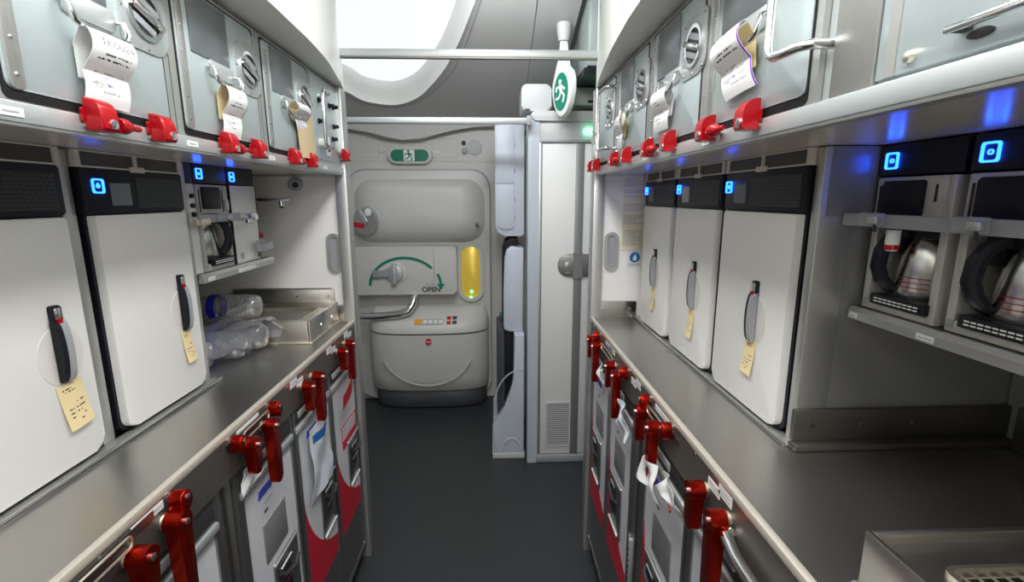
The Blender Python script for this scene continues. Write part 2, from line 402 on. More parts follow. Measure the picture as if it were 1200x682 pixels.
# ================================================================== GALLEY STRUCTURE (both sides)
def galley(side):
    L = side == 'left'
    s = -1 if L else 1
    xf = XL if L else XR                 # front edge
    xo = (lambda d: xf - d) if L else (lambda d: xf + d)      # d = distance behind the front edge
    def bx(mb, d0, d1, y0, y1, z0, z1, m, bev=0):
        a, b = xo(d0), xo(d1); return mb.box(min(a, b), max(a, b), y0, y1, z0, z1, m, bev=bev)
    D = 0.84 if L else 0.70
    back = 1.42 - 0.547 if L else 1.10 - 0.385
    # end partition with its near post and grab recess
    e = thing('end_partition', ('white end wall of the left galley behind the drain tray, with oval grab recess' if L else 'white end wall of the right galley beyond the farthest oven, with oval grab recess'), 'partition', (xo(0.4), YE + 0.02, 0))
    mb = MB(); bx(mb, 0.035, back - 0.005, YE, YE + 0.036, 0.0, 1.60, PANEL, 0.002); bx(mb, 0.035, back - 0.005, YE, YE + 0.036, 1.60, 1.912, ALUL); mb.build('wall_panel', e, True)
    mb = MB(); bx(mb, -0.006, 0.036, YE - 0.022, YE + 0.04, 0.0, 1.912, ALU, 0.004); lab(mb.build('edge_post', e, True), 'brushed aluminium edge post')
    hx = (-0.608 if L else 0.459)
    mb = MB(); mb.ring(rrect(hx - 0.027, hx + 0.027, 1.238, 1.39, 0.027), rrect(hx - 0.016, hx + 0.016, 1.25, 1.378, 0.016), YE - 0.01, YE + 0.004, ALU); lab(mb.build('grab_ring', e, True), 'polished oval ring')
    mb = MB(); mb.prism(rrect(hx - 0.017, hx + 0.017, 1.249, 1.379, 0.017), YE - 0.003, YE + 0.002, GRAYP); lab(mb.build('recess_pocket', e, True), 'grey grab recess')
    # worktop
    wt = thing('worktop', ('long brushed steel worktop of the left galley under the two white ovens' if L else 'long brushed steel worktop of the right galley under the three white ovens'), 'counter', (xo(0.3), 0.5, CT))
    mb = MB(); bx(mb, 0.004, back - 0.01, -1.2, YE, CT - 0.025, CT, TOP); mb.build('top_sheet', wt, True)
    mb = MB(); bx(mb, -0.002, 0.012, -1.2, YE, CT - 0.012, CT + 0.004, EDGE, 0.004); lab(mb.build('raised_edge', wt, True), 'bright raised front edge')
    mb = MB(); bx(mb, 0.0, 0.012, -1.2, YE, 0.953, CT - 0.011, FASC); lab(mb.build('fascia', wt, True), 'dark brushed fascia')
    # fascia rivets and stickers
    for y in ((0.60, 1.21, 1.49, 1.80) if L else (0.835, 1.17, 1.50, 1.78)):
        mb = MB(); p = xo(-0.001); mb.cyl((xo(0.003), y, 1.032), (xo(-0.0015), y, 1.032), 0.0045, CHROME, 12); mb.build('screw', wt, True)
    for y in ((1.27, 1.555, 1.74) if L else (0.73, 1.22, 1.52)):
        mb = MB()
        for k, (a, b) in enumerate((((-0.045, 0.0), (1.018, 1.040)), ((-0.005, 0.04), (1.008, 1.026)))):
            bx(mb, -0.0012, 0.002, y + a[0], y + a[1], b[0], b[1], CARD)
            for r in range(2): bx(mb, -0.0015, 0, y + a[0] + 0.004, y + a[1] - 0.006, b[0] + 0.006 + r * 0.006, b[0] + 0.0075 + r * 0.006, INKG)
        lab(mb.build('placard', wt, True), 'white stepped sticker')
    for (y0, y1) in (((0.655, 0.725), (0.955, 1.05)) if L else ((0.94, 1.06), (1.45, 1.575))):
        mb = MB(); bx(mb, -0.0012, 0.002, y0, y1, 1.022, 1.036, CARD); bx(mb, -0.0016, 0, y0 + 0.005, y1 - 0.005, 1.028, 1.030, INKG); lab(mb.build('placard', wt, True), 'narrow white sticker')
    # backsplash on the end wall
    mb = MB()
    a0, a1 = (xo(0.072), -1.0) if L else (xo(0.02), xo(0.18))
    lo, hi = min(a0, a1), max(a0, a1)
    mb.prism(rrect(lo, hi, CT, CT + (0.13 if L else 0.066), 0.012, rs=((0.0, 0.0, 0.014, 0.0) if L else (0, 0, 0, 0.01))), YE - 0.012, YE - 0.002, STEEL, bev=0.002)
    if L: mb.prism(rrect(-0.612, -0.552, CT, CT + 0.062, 0.006), YE - 0.016, YE - 0.006, STEEL, bev=0.002)
    for q in ((-0.64, -0.76) if L else (0.43, 0.54)): mb.cyl((q, YE - 0.011, CT + (0.1 if L else 0.035)), (q, YE - 0.0145, CT + (0.1 if L else 0.035)), 0.004, CHROME, 10)
    mb.build('backsplash', wt, True)
    # ridge in front of the oven bank
    yr0, yr1 = (0.30, 1.225) if L else (0.822, 1.84)
    rd = 0.172 if L else 0.166
    mb = MB(); bx(mb, rd, rd + 0.03, yr0, yr1, CT, CT + 0.006, ALU, 0.002); bx(mb, rd, rd + 0.004, yr0, yr1, CT, CT + 0.009, CHROME, 0.0015); lab(mb.build('oven_sill', wt, True), 'bright sill strip below ovens')
    # overhead shelf with rail
    sh = thing('overhead_shelf', ('left satin metal shelf and rail carrying the upper containers' if L else 'right satin metal shelf and rail carrying the upper containers'), 'shelf', (xo(0.3), 0.5, 1.6))
    mb = MB(); bx(mb, 0.006, back - 0.01, -1.2, YE, 1.608, 1.628, SHELFM); mb.build('shelf_panel', sh, True)
    mb = MB(); bx(mb, 0.0, 0.012, -1.2, YE, 1.607, 1.631, ALUL, 0.002); bx(mb, 0.002, 0.02, -1.2, YE, 1.603, 1.609, ALU, 0.001); lab(mb.build('front_rail', sh, True), 'pale aluminium rail')
    for y in ((0.59, 0.925, 1.245, 1.63) if L else (0.88, 1.235, 1.54)):
        mb = MB(); bx(mb, -0.0012, 0.002, y - 0.012, y + 0.018, 1.613, 1.623, CARD); bx(mb, -0.0016, 0, y - 0.008, y + 0.012, 1.617, 1.619, INKG); lab(mb.build('placard', sh, True), 'small white sticker')
    # oven bank frame: posts
    fx = 0.202 if L else 0.188
    fr = thing('post_rack', ('aluminium posts framing the left ovens between worktop and shelf' if L else 'aluminium posts framing the right ovens between worktop and shelf'), 'rack', (xo(fx), 1.0, CT))
    for (y0, y1, dd) in (((0.554, 0.580, 0.45), (0.872, 0.900, 0.45), (1.195, 1.222, 0.45)) if L else ((0.831, 0.853, 0.06), (1.166, 1.176, 0.3), (1.474, 1.484, 0.3))):
        mb = MB(); bx(mb, fx, fx + dd, y0, y1, CT, 1.606, ALU, 0.002); mb.build('post', fr, True)
    return e, wt, sh, fr
galley('left'); galley('right')
# side wall of the oven bank that faces the near right recess
sw = thing('recess_side_wall', 'grey satin side panel beside the right coffee makers, rising from the worktop', 'panel', (0.75, 0.84, CT))
B(0.585, 1.09, 0.832, 0.848, CT, 1.484, SIDEM).build('lower_panel', sw, True)
B(0.585, 1.09, 0.830, 0.848, 1.487, 1.606, SIDEM).build('upper_panel', sw, True)
mb = B(0.565, 1.0, 0.820, 0.831, CT + 0.012, CT + 0.075, DSTEEL, bev=0.003)
for x in (0.60, 0.70, 0.80, 0.9): mb.cyl((x, 0.821, CT + 0.045), (x, 0.817, CT + 0.045), 0.005, DSTEEL, 12)
mb.box(0.560, 1.0, 0.800, 0.826, CT, CT + 0.013, DSTEEL, bev=0.004); lab(mb.build('backsplash', sw, True), 'dark steel backsplash')
struct(B(0.992, 1.03, -1.2, 0.83, CT + 0.001, 1.606, mat('recess_back', (0.20, 0.20, 0.195), 0.4)), 'trim_8')
tag(B(0.976, 0.991, -1.2, 0.798, CT + 0.0005, CT + 0.085, DSTEEL, bev=0.003).build('backsplash'), 'dark steel backsplash along the rear of the right recess', 'backsplash')
# ------------------------------------------------------------------ ovens
def oven(loc, rz, wdt, label, hx, pbx, led=True):
    t = thing('oven', label, 'oven', loc, rz, 'white galley ovens')
    B(0.001, wdt - 0.001, 0.024, 0.42, 0.0, 0.515, BLACK).build('casing', t)
    d = MB().prism(rrect(0.016, wdt - 0.012, 0.010, 0.434, 0.02, rs=(0.022, 0.022, 0.004, 0.004)), -0.006, 0.026, WHITE, bev=0.006, seg=3).build('door', t)
    lab(MB().prism(rrect(0.009, wdt - 0.004, 0.002, 0.437, 0.024, rs=(0.026, 0.026, 0.003, 0.003)), 0.010, 0.030, BLACK, bev=0.002).build('door_gasket', t), 'black door gasket')
    c = MB().prism(rrect(0.004, wdt - 0.004, 0.438, 0.521, 0.004), 0.0, 0.026, BLACK, bev=0.003).build('control_panel', t)
    MB().prism(rrect(pbx + 0.028, pbx + 0.080, 0.452, 0.495, 0.002), -0.0015, 0.002, SCREEN).build('screen', c)
    mb = MB(); mb.ring(rrect(pbx - 0.0135, pbx + 0.0135, 0.475, 0.502, 0.005), rrect(pbx - 0.0105, pbx + 0.0105, 0.478, 0.499, 0.004), -0.003, 0.001, LED)
    mb.ring(circ(pbx, 0.4885, 0.004, 16), circ(pbx, 0.4885, 0.0026, 16), -0.0025, 0.001, LED); mb.box(pbx - 0.0008, pbx + 0.0008, -0.0025, 0.0, 0.489, 0.4945, LED)
    lab(mb.build('power_button', c), 'glowing blue power button')
    MB().prism(rrect(pbx + 0.098, wdt - 0.016, 0.446, 0.508, 0.003), -0.001, 0.002, GRIL).build('grille', c)
    # handle: flat greyer disc in place of the shallow dish, bracket, curved lever
    MB().prism(circ(hx + 0.002, 0.205, 0.043, 40, 0.052), -0.0068, -0.004, mat('greyer_dish_enamel', (0.66, 0.64, 0.60), 0.42) if 'greyer_dish_enamel' not in MATS else MATS['greyer_dish_enamel'], bev=0.0005).build('handle_plate', d)
    h = MB().prism(rrect(hx - 0.009, hx + 0.009, 0.258, 0.292, 0.004), -0.014, -0.004, BLACK, bev=0.002).prism(rrect(hx - 0.006, hx + 0.006, 0.268, 0.288, 0.003), -0.0155, -0.012, CHROME, bev=0.001)
    # the lever: side profile bowed outwards, black flank and grey face
    N = 14; pr = []; 
    for k in range(N + 1):
        q = k / N; pr.append((-0.008 - 0.014 * max(0.0, math.sin(PI * min(1, q * 0.98 + 0.01))) ** 0.25, 0.266 - 0.105 * q))
    prof = pr + [(-0.008, z) for (_, z) in pr[::-1]]
    h.prism([(a, b) for a, b in prof], hx - 0.0115, hx - 0.002, BLACK, 'x')
    h.prism([(a - 0.001, b) for a, b in prof], hx - 0.002, hx + 0.0105, GRAYP, 'x')
    h.build('handle', d)
    lab(MB().box(hx - 0.004, hx + 0.004, -0.0175, -0.013, 0.262, 0.270, REDP).build('latch_tab', d), 'small red latch tab')
    return t
oven((-0.738, 0.582, 1.055), LEFT, 0.288, 'white oven nearest on the left, cut off by the left picture edge', 0.217, 0.036)
oven((-0.738, 0.902, 1.055), LEFT, 0.291, 'second white oven on the left, between a post and the small coffee maker', 0.222, 0.040)
oven((0.563, 1.164, 1.055), RIGHT, 0.309, 'nearest and largest white oven on the right, beside the dark recess', 0.190, 0.020)
oven((0.563, 1.472, 1.055), RIGHT, 0.294, 'middle one of the three white ovens on the right', 0.182, 0.016)
oven((0.563, 1.782, 1.055), RIGHT, 0.296, 'farthest white oven on the right, next to the cream text placard', 0.167, 0.016)
# perforated vent panels in the frame above each oven
def vent(loc, rz, wdt, label):
    t = thing('vent_panel', label, 'vent', loc, rz, 'vent panels above the ovens')
    z0, z1 = 0.003, 0.028
    a, b, c, d = 0.010, wdt * 0.5 - 0.004, wdt * 0.5 + 0.004, wdt - 0.010
    mb = MB(); mb.box(0, wdt, 0, 0.016, 0, z0, BEIGE); mb.box(0, wdt, 0, 0.016, z1, 0.0305, BEIGE)
    for x0, x1 in ((0, a), (b, c), (d, wdt)): mb.box(x0, x1, 0, 0.016, z0, z1, BEIGE)
    mb.build('frame', t)
    for x0, x1 in ((a, b), (c, d)): MB().prism(rrect(x0, x1, z0, z1, 0.001), 0.004, 0.012, MESH).build('mesh_insert', t)
    MB().prism(rrect(wdt * 0.5 - 0.019, wdt * 0.5 + 0.019, -0.004, 0.007, 0.002), -0.003, 0.002, BEIGE, bev=0.001).build('clip', t)
vent((-0.737, 0.582, 1.5765), LEFT, 0.288, 'vent panel above the nearest left oven'); vent((-0.737, 0.902, 1.5765), LEFT, 0.291, 'vent panel above the second left oven')
vent((0.562, 1.164, 1.5765), RIGHT, 0.309, 'vent panel above the nearest right oven'); vent((0.562, 1.472, 1.5765), RIGHT, 0.294, 'vent panel above the middle right oven'); vent((0.562, 1.782, 1.5765), RIGHT, 0.296, 'vent panel above the farthest right oven')
# manila tags stuck on the oven doors
def oven_tag(loc, rz, x0, x1, z0, z1, tilt, label, rows, tape):
    t = thing('paper_tag', label, 'tag', loc, rz, 'manila tags on the oven doors')
    mb = MB(); NU, NV = 26, 34; rnd = random.Random(label)
    dark = set()
    for r, (j, n0, n1) in enumerate(rows):
        i = n0
        while i < n1:
            if rnd.random() < 0.72: dark.add((i, j))
            i += 1
    c = ((x0 + x1) / 2, (z0 + z1) / 2); ca, sa = math.cos(tilt), math.sin(tilt)
    def f(u, v):
        x, z = x0 + (x1 - x0) * u - c[0], z0 + (z1 - z0) * v - c[1]
        return (c[0] + x * ca - z * sa, -0.0072 - 0.006 * (1 - v) ** 2 - 0.0015 * math.sin(PI * u), c[1] + x * sa + z * ca)
    mb.grid(f, NU, NV, YEL, th=0.0006, mf=lambda i, j: INK if (i, j) in dark else None); mb.build('card', t)
    if tape: 
        mb = MB(); mb.box(c[0] - 0.008, c[0] + 0.008, -0.0085, -0.0065, z1 - 0.012, z1 + 0.022, YELD, bev=0.0006); lab(mb.build('tape', t), 'yellow tape strip')
R_ = [(29, 4, 14), (27, 5, 17), (18, 14, 22), (14, 4, 22), (11, 5, 9), (11, 12, 17), (8, 4, 8), (8, 15, 21), (5, 12, 16)]
oven_tag((-0.738, 0.582, 1.055), LEFT, 0.201, 0.250, 0.074, 0.158, 0.10, 'wide manila tag stuck on the nearest left oven', R_, False)
oven_tag((-0.738, 0.902, 1.055), LEFT, 0.206, 0.239, 0.082, 0.160, 0.08, 'narrow manila tag stuck on the second left oven', R_, False)
oven_tag((0.563, 1.164, 1.055), RIGHT, 0.163, 0.205, 0.085, 0.162, -0.05, 'manila tag with yellow tape on the nearest right oven', R_, True)
oven_tag((0.563, 1.472, 1.055), RIGHT, 0.160, 0.196, 0.075, 0.158, -0.06, 'curled manila tag with yellow tape on the middle right oven', R_, True)
oven_tag((0.563, 1.782, 1.055), RIGHT, 0.146, 0.178, 0.080, 0.160, -0.04, 'faded manila tag on the farthest right oven', R_, True)

# ------------------------------------------------------------------ coffee makers, boiler and their shelves
def power(mb, px, pz, y=0.0, s=1.0):
    mb.ring(rrect(px - 0.0125 * s, px + 0.0125 * s, pz - 0.0135 * s, pz + 0.0135 * s, 0.004), rrect(px - 0.0097 * s, px + 0.0097 * s, pz - 0.0107 * s, pz + 0.0107 * s, 0.003), y - 0.003, y + 0.001, LED)
    mb.ring(circ(px, pz, 0.0038, 14), circ(px, pz, 0.0025, 14), y - 0.0025, y + 0.001, LED)
    return mb
MBODY = mat('coffee_maker_body', (0.52, 0.50, 0.46), 0.36, 0.25)
def coffee_maker(loc, rz, label):
    t = thing('coffee_maker', label, 'coffee maker', loc, rz, 'built-in coffee makers'); W = 0.152
    mb = MB()
    mb.box(0.004, 0.018, 0, 0.30, 0, 0.225, MBODY, bev=0.002); mb.box(W - 0.018, W - 0.004, 0, 0.30, 0, 0.225, MBODY, bev=0.002)
    mb.box(0.016, W - 0.016, 0, 0.30, 0, 0.018, MBODY, bev=0.002); mb.box(0.016, W - 0.016, 0.0, 0.30, 0.150, 0.225, MBODY, bev=0.002)
    mb.box(0.0, W, 0.29, 0.34, 0, 0.225, BLACK); mb.build('body', t)
    MB().box(0.017, W - 0.017, 0.12, 0.29, 0.018, 0.150, DARK).build('cavity_back', t)
    h = MB().box(0.0, W, 0.002, 0.30, 0.228, 0.278, BLACK, bev=0.002).build('header', t)
    lab(power(MB(), 0.026, 0.252, 0.002).build('power_button', h), 'glowing blue power button')
    MB().prism(rrect(0.022, 0.100, 0.162, 0.219, 0.005), -0.006, 0.004, BLACK, bev=0.002).build('display', t)
    for x in (0.0125, 0.118): MB().prism(rrect(x - 0.002, x + 0.002, 0.153, 0.212, 0.001), -0.001, 0.002, DARK).build('slot', t)
    MB().prism(rrect(0.122, 0.138, 0.158, 0.186, 0.002), -0.007, 0.002, MBODY, bev=0.0015).build('release_tab', t)
    lab(MB().box(0.03, 0.125, 0.012, 0.10, 0.128, 0.152, BLACK, bev=0.004).box(0.022, 0.05, 0.02, 0.09, 0.10, 0.13, BLACK, bev=0.004).build('brew_head', t), 'black brew head')
    mb = MB().box(0.030, 0.138, -0.008, 0.02, 0.012, 0.030, BLACK, bev=0.002)
    for r in range(2):
        for k in range(9): mb.box(0.040 + k * 0.0098, 0.0475 + k * 0.0098, -0.0086, -0.0078, 0.017 + r * 0.005, 0.0192 + r * 0.005, SIGNW)
    lab(mb.build('warning_plate', t), 'black plate with white text')
    MB().box(0.022, W - 0.022, 0.004, 0.115, 0.018, 0.026, BLACK, bev=0.002).build('hot_plate', t)
    MB().box(0.008, 0.018, -0.0008, 0.002, 0.006, 0.018, GRAYP).build('data_sticker', t)
    return t
def coffee_pot(loc, rz, label, red=True, hside=-1):
    t = thing('coffee_pot', label, 'coffee pot', loc, rz, 'steel coffee pots')
    prof = [(0, 0), (0.044, 0), (0.047, 0.004), (0.0475, 0.02), (0.046, 0.045), (0.042, 0.070), (0.036, 0.090), (0.030, 0.102), (0.0285, 0.106), (0, 0.106)]
    STPOT = MATS.get('pot_steel') or mat('pot_steel', (0.56, 0.54, 0.51), 0.24, 1.0)
    MB().lathe(prof, (0, 0, 0), STPOT, n=36).build('body', t)
    lab(MB().lathe([(0.029, 0.104), (0.032, 0.106), (0.032, 0.112), (0.024, 0.116), (0, 0.117)], (0, 0, 0), BLACK).build('lid', t), 'black lid')
    ang = math.radians(-62) if hside > 0 else math.radians(-120)
    dx, dy = math.cos(ang), math.sin(ang)
    pts = [(0.028, 0.106), (0.046, 0.108), (0.062, 0.098), (0.071, 0.078), (0.073, 0.052), (0.066, 0.030), (0.055, 0.018), (0.047, 0.014)]
    lab(MB().tube([(a * dx, a * dy, b) for a, b in pts], 0.009, BLACK, 10, rs=[0.007, 0.010, 0.0115, 0.0115, 0.0115, 0.011, 0.009, 0.007]).build('handle', t), 'thick black handle')
    if red:
        mb = MB()
        for (z0, z1) in ((0.022, 0.0232), (0.030, 0.0312), (0.038, 0.0392)):
            vs = []; n = 8
            a0, a1 = math.radians(-100 + 0), math.radians(-45)
            for z in (z0, z1):
                for k in range(n + 1):
                    a = a0 + (a1 - a0) * k / n; vs.append((0.0482 * math.cos(a), 0.0482 * math.sin(a), z))
            mb.add(vs, [(k, k + 1, n + 2 + k, n + 1 + k) for k in range(n)], REDP)
        lab(mb.build('red_print', t), 'red printed lines')
    return t
# right: two makers on their shelf
def appliance_shelf(loc, rz, wdt, label, stickers):
    t = thing('appliance_shelf', label, 'shelf', loc, rz)
    B(0, wdt, 0.012, 0.40, 0.0, 0.012, STEEL).build('shelf_plate', t)
    MB().prism([(-0.0, -0.010), (0.014, -0.010), (0.014, 0.012), (0.006, 0.012), (-0.0, 0.004)], 0, wdt, ALU, 'x').build('front_lip', t)
    for x, l in stickers: lab(B(x, x + l, -0.0008, 0.002, -0.007, 0.002, CARD).box(x + 0.004, x + l - 0.004, -0.0012, 0, -0.004, -0.0025, INKG).build('placard', t), 'small white sticker')
    return t
appliance_shelf((0.648, 0.829, 1.314), RIGHT, 1.2, 'grey metal shelf under the right coffee makers', ((0.005, 0.018), (0.145, 0.03)))
coffee_maker((0.664, 0.824, 1.327), RIGHT, 'right coffee maker beside the grey side panel, with red-printed steel pot')
coffee_maker((0.664, 0.663, 1.327), RIGHT, 'coffee maker at the right picture edge, partly cut off')
coffee_maker((0.664, 0.502, 1.327), RIGHT, 'coffee maker beyond the right picture edge, next to the cut-off one')
coffee_pot((0.715, 0.744, 1.3535), RIGHT, 'steel coffee pot with red print in the right coffee maker beside the side panel', True, -1)
coffee_pot((0.715, 0.583, 1.3535), RIGHT, 'steel coffee pot at the right picture edge', True, -1)
# left: one maker and one plain boiler
appliance_shelf((-0.735, 1.224, 1.318), LEFT, 0.40, 'grey metal shelf under the left coffee maker', ((0.02, 0.03), (0.17, 0.10)))
coffee_maker((-0.752, 1.262, 1.331), LEFT, 'left coffee maker with steel pot, next to the second left oven')
coffee_pot((-0.805, 1.338, 1.3575), LEFT, 'steel coffee pot in the left coffee maker', False, 1)
wb = thing('water_boiler', 'plain white water boiler right of the left coffee maker', 'water boiler', (-0.752, 1.418, 1.331), LEFT)
MB().box(0.0, 0.154, 0, 0.30, 0.0, 0.226, WHITE, bev=0.003).build('body', wb)
h_ = MB().box(0.0, 0.154, 0.002, 0.30, 0.228, 0.276, BLACK, bev=0.002).build('header', wb)
lab(power(MB(), 0.026, 0.250, 0.002).build('power_button', h_), 'glowing blue power button')
MB().box(0.0, 0.004, -0.001, 0.30, 0, 0.226, BLACK).box(0.151, 0.155, -0.001, 0.30, 0, 0.226, BLACK).build('side_trim', wb)
MB().box(0.085, 0.118, -0.001, 0.002, 0.012, 0.022, CARD).box(0.030, 0.045, -0.001, 0.002, 0.012, 0.030, GRAYP).build('sticker', wb)
MB().prism(rrect(0.055, 0.095, -0.0, 0.0 + 0.02, 0.004), -0.03, 0.0, CHROME, bev=0.003).xf(Matrix.Translation((0.0, 0, 0.125))).build('tap', wb)
# narrow white filler strip with switches left of the maker
ss = thing('switch_strip', 'narrow white strip with small switches between second left oven and coffee maker', 'switch panel', (-0.752, 1.224, 1.331), LEFT)
MB().box(0.0, 0.034, 0.0, 0.2, 0.0, 0.226, WHITE, bev=0.002).box(0, 0.034, 0.002, 0.2, 0.228, 0.276, BLACK).build('strip_panel', ss)
for z in (0.15, 0.172, 0.196): MB().lathe([(0.006, 0), (0.006, -0.006), (0, -0.007)], (0.017, 0, z), BLACK, 'y', 14).build('switch', ss)
# retaining bars across the makers
def retaining_bar(loc, rz, L, label, clasps, big=False):
    t = thing('retaining_bar', label, 'retaining bar', loc, rz)
    B(0, L, 0.0, 0.006, -0.010, 0.011, GRAYP, bev=0.002).build('bar', t)
    for x in clasps:
        MB().box(x - 0.026, x + 0.020, -0.010, 0.003, -0.008, 0.013, GRAYP, bev=0.003).box(x + 0.005, x + 0.024, -0.018, -0.008, -0.004, 0.008, ALU, bev=0.002).box(x + 0.012, x + 0.016, -0.012, -0.008, -0.016, -0.004, DARK).build('clasp', t)
    return t
retaining_bar((0.615, 0.828, 1.482), RIGHT, 0.50, 'grey retaining bar across the right coffee makers', (0.072, 0.235))
MBX = thing('brew_spout', 'white brew spout with red band under the right retaining bar', 'spout', (0.655, 0.762, 1.455), RIGHT)
MB().lathe([(0, -0.022), (0.008, -0.022), (0.010, -0.012), (0.010, 0.0), (0.010, 0.012), (0, 0.012)], (0, 0, 0), SIGNW, n=16).build('spout_body', MBX)
lab(MB().lathe([(0.0102, -0.02), (0.0108, -0.016), (0.0108, -0.013), (0.0102, -0.012)], (0, 0, 0), REDP, n=16).build('band', MBX), 'red band')
rb = retaining_bar((-0.712, 1.20, 1.470), LEFT, 0.195, 'grey retaining bar across the left coffee maker', (0.095,))
lab(MB().cyl((-0.002, 0.012, -0.006), (0.030, -0.003, -0.006), 0.0085, mat('beige_knob', (0.62, 0.55, 0.42), 0.4), 16).build('pivot_knob', rb), 'beige pivot knob')
MB().box(0.19, 0.245, 0.001, 0.004, -0.010, -0.004, GRAYP).box(0.222, 0.245, -0.006, 0.004, -0.020, -0.008, CHROME, bev=0.002).build('bar_tip', rb)
hb = thing('hose_bracket', 'small grey bracket holding a red-capped bottle at the end of left appliance shelf', 'bracket', (-0.735, 1.53, 1.36), LEFT)
MB().box(-0.01, 0.095, 0.0, 0.004, -0.004, 0.020, GRAYP, bev=0.0015).box(-0.014, 0.004, -0.003, 0.004, -0.004, 0.032, GRAYP, bev=0.0015).box(-0.006, 0.0, 0.0, 0.004, -0.02, -0.004, DARK).build('bracket_plate', hb)
sb = thing('small_bottle', 'small clear bottle with red cap at the end of the left appliance shelf', 'bottle', (-0.765, 1.607, 1.3305))
MB().lathe([(0, 0.001), (0.0125, 0.001), (0.0135, 0.004), (0.0135, 0.05), (0.012, 0.058), (0.007, 0.064), (0.007, 0.068)], (0, 0, 0), PET, n=20).build('bottle_body', sb)
lab(MB().lathe([(0.0085, 0.064), (0.0085, 0.078), (0.0075, 0.080), (0, 0.080)], (0, 0, 0), REDP, n=20).build('cap', sb), 'red screw cap')
# faucet, wall light
fc = thing('faucet', 'swivelling steel faucet spout over the left drain tray', 'faucet', (-0.95, 1.70, 1.513))
mb = MB(); mb.box(-0.98, -0.70, 1.692, 1.708, 1.510, 1.521, STEEL, bev=0.004); mb.cyl((-0.728, 1.70, 1.513), (-0.728, 1.70, 1.494), 0.008, CHROME, 14); mb.cyl((-0.728, 1.70, 1.494), (-0.728, 1.70, 1.488), 0.0065, DARK, 14); mb.build('spout', fc, True)
mb = MB(); mb.cyl((-0.97, 1.70, 1.607), (-0.97, 1.70, 1.505), 0.016, STEEL, 18); mb.build('mount', fc, True)
wl = thing('reading_light', 'small grey swivel light under the left shelf end', 'light', (-0.73, YE, 1.55))
MB().lathe([(0, -0.035), (0.014, -0.035), (0.022, -0.028), (0.025, -0.016), (0.024, 0.0)], (-0.73, YE, 1.572), GRAYP, 'y', 24).build('housing', wl, True)
MB().lathe([(0, -0.037), (0.010, -0.036), (0.012, -0.033)], (-0.722, YE - 0.001, 1.568), DARK, 'y', 18).build('lens', wl, True)
# poster and blue sign on the right end wall
po = thing('text_placard', 'cream placard of small text on the right end wall', 'placard', (0.54, YE, 1.32))
mb = MB(); mb.box(0.498, 0.585, YE - 0.0025, YE + 0.001, 1.318, 1.602, POSTER); mb.build('sheet', po, True)
mb = MB(); rnd = random.Random(3); z = 1.594
while z > 1.33:
    if rnd.random() < 0.82:
        x = 0.502; xe = 0.502 + rnd.choice((0.078, 0.076, 0.072, 0.05))
        while x < xe:
            l = rnd.uniform(0.004, 0.012); mb.box(x, min(x + l, xe), YE - 0.003, YE - 0.002, z, z + 0.0026, INKG); x += l + 0.0018
    else: z -= 0.004
    z -= 0.0064
mb.build('text_lines', po, True)
bs = thing('glove_sign', 'round blue mandatory sign with white pictogram on right end wall', 'sign', (0.553, YE, 1.25))
MB().box(0.521, 0.585, YE - 0.002, YE + 0.001, 1.252, 1.316, CARD).build('backing', bs, True)
MB().prism(circ(0.553, 1.290, 0.0205, 32), YE - 0.003, YE - 0.0015, BLUES).build('disc', bs, True)
mb = MB().prism([(0.546, 1.278), (0.560, 1.278), (0.5605, 1.289), (0.5575, 1.297), (0.557, 1.302), (0.5525, 1.3025), (0.552, 1.297), (0.5475, 1.2945), (0.5465, 1.288)], YE - 0.0036, YE - 0.0025, SIGNW); mb.build('pictogram', bs, True)
for k in range(2): MB().box(0.527, 0.579, YE - 0.0026, YE - 0.0015, 1.2585 + 0.005 * k, 1.2605 + 0.005 * k, INKG).build('caption', bs, True)
# drain trays
def drain(x0, x1, y0, y1, label, bolts):
    t = thing('drain_tray', label, 'drain tray', ((x0 + x1) / 2, (y0 + y1) / 2, CT))
    z1 = 1.127; th = 0.008
    mb = MB()
    for a in ((x0, x0 + th, y0, y1), (x1 - th, x1, y0, y1), (x0 + th, x1 - th, y0, y0 + th), (x0 + th, x1 - th, y1 - th, y1)): mb.box(*a, CT, z1, STEEL, bev=0.002)
    mb.build('side_walls', t, True)
    mb = MB(); mb.box(x0 - 0.006, x1 + 0.006, y0 - 0.006, y1 + 0.004, CT, CT + 0.006, GOLDISH, bev=0.003); mb.build('base_flange', t, True)
    mb = MB(); mb.ring(rrect(x0 + th, x1 - th, y0 + th, y1 - th, 0.001), rrect(x0 + 0.05, x1 - 0.05, y0 + 0.05, y1 - 0.05, 0.014), z1 - 0.020, z1 - 0.014, STEEL, 'z')
    mb.ring(rrect(x0 + 0.048, x1 - 0.048, y0 + 0.048, y1 - 0.048, 0.014), rrect(x0 + 0.053, x1 - 0.053, y0 + 0.053, y1 - 0.053, 0.012), z1 - 0.022, z1 - 0.009, GOLDISH, 'z'); mb.build('tray_rim', t, True)
    MB().prism(rrect(x0 + 0.05, x1 - 0.05, y0 + 0.05, y1 - 0.05, 0.014), z1 - 0.022, z1 - 0.030, GRATE, 'z').build('grate', t, True)
    for (bx_, by_, bz_) in bolts: MB().lathe([(0.006, 0), (0.005, 0.003 * (1 if bx_ > 0 else 1)), (0, 0.004)], (x1 if bx_ > 0 else x0, by_, bz_), CHROME, 'x', 12).build('bolt', t, True)
drain(-0.96, -0.604, 1.537, 1.832, 'raised steel drain tray with grate on the left worktop', ((1, 1.64, 1.09), (1, 1.75, 1.09)))
drain(0.443, 0.80, 0.19, 0.492, 'raised steel drain tray with grate on the right worktop, cut by the bottom edge', ())

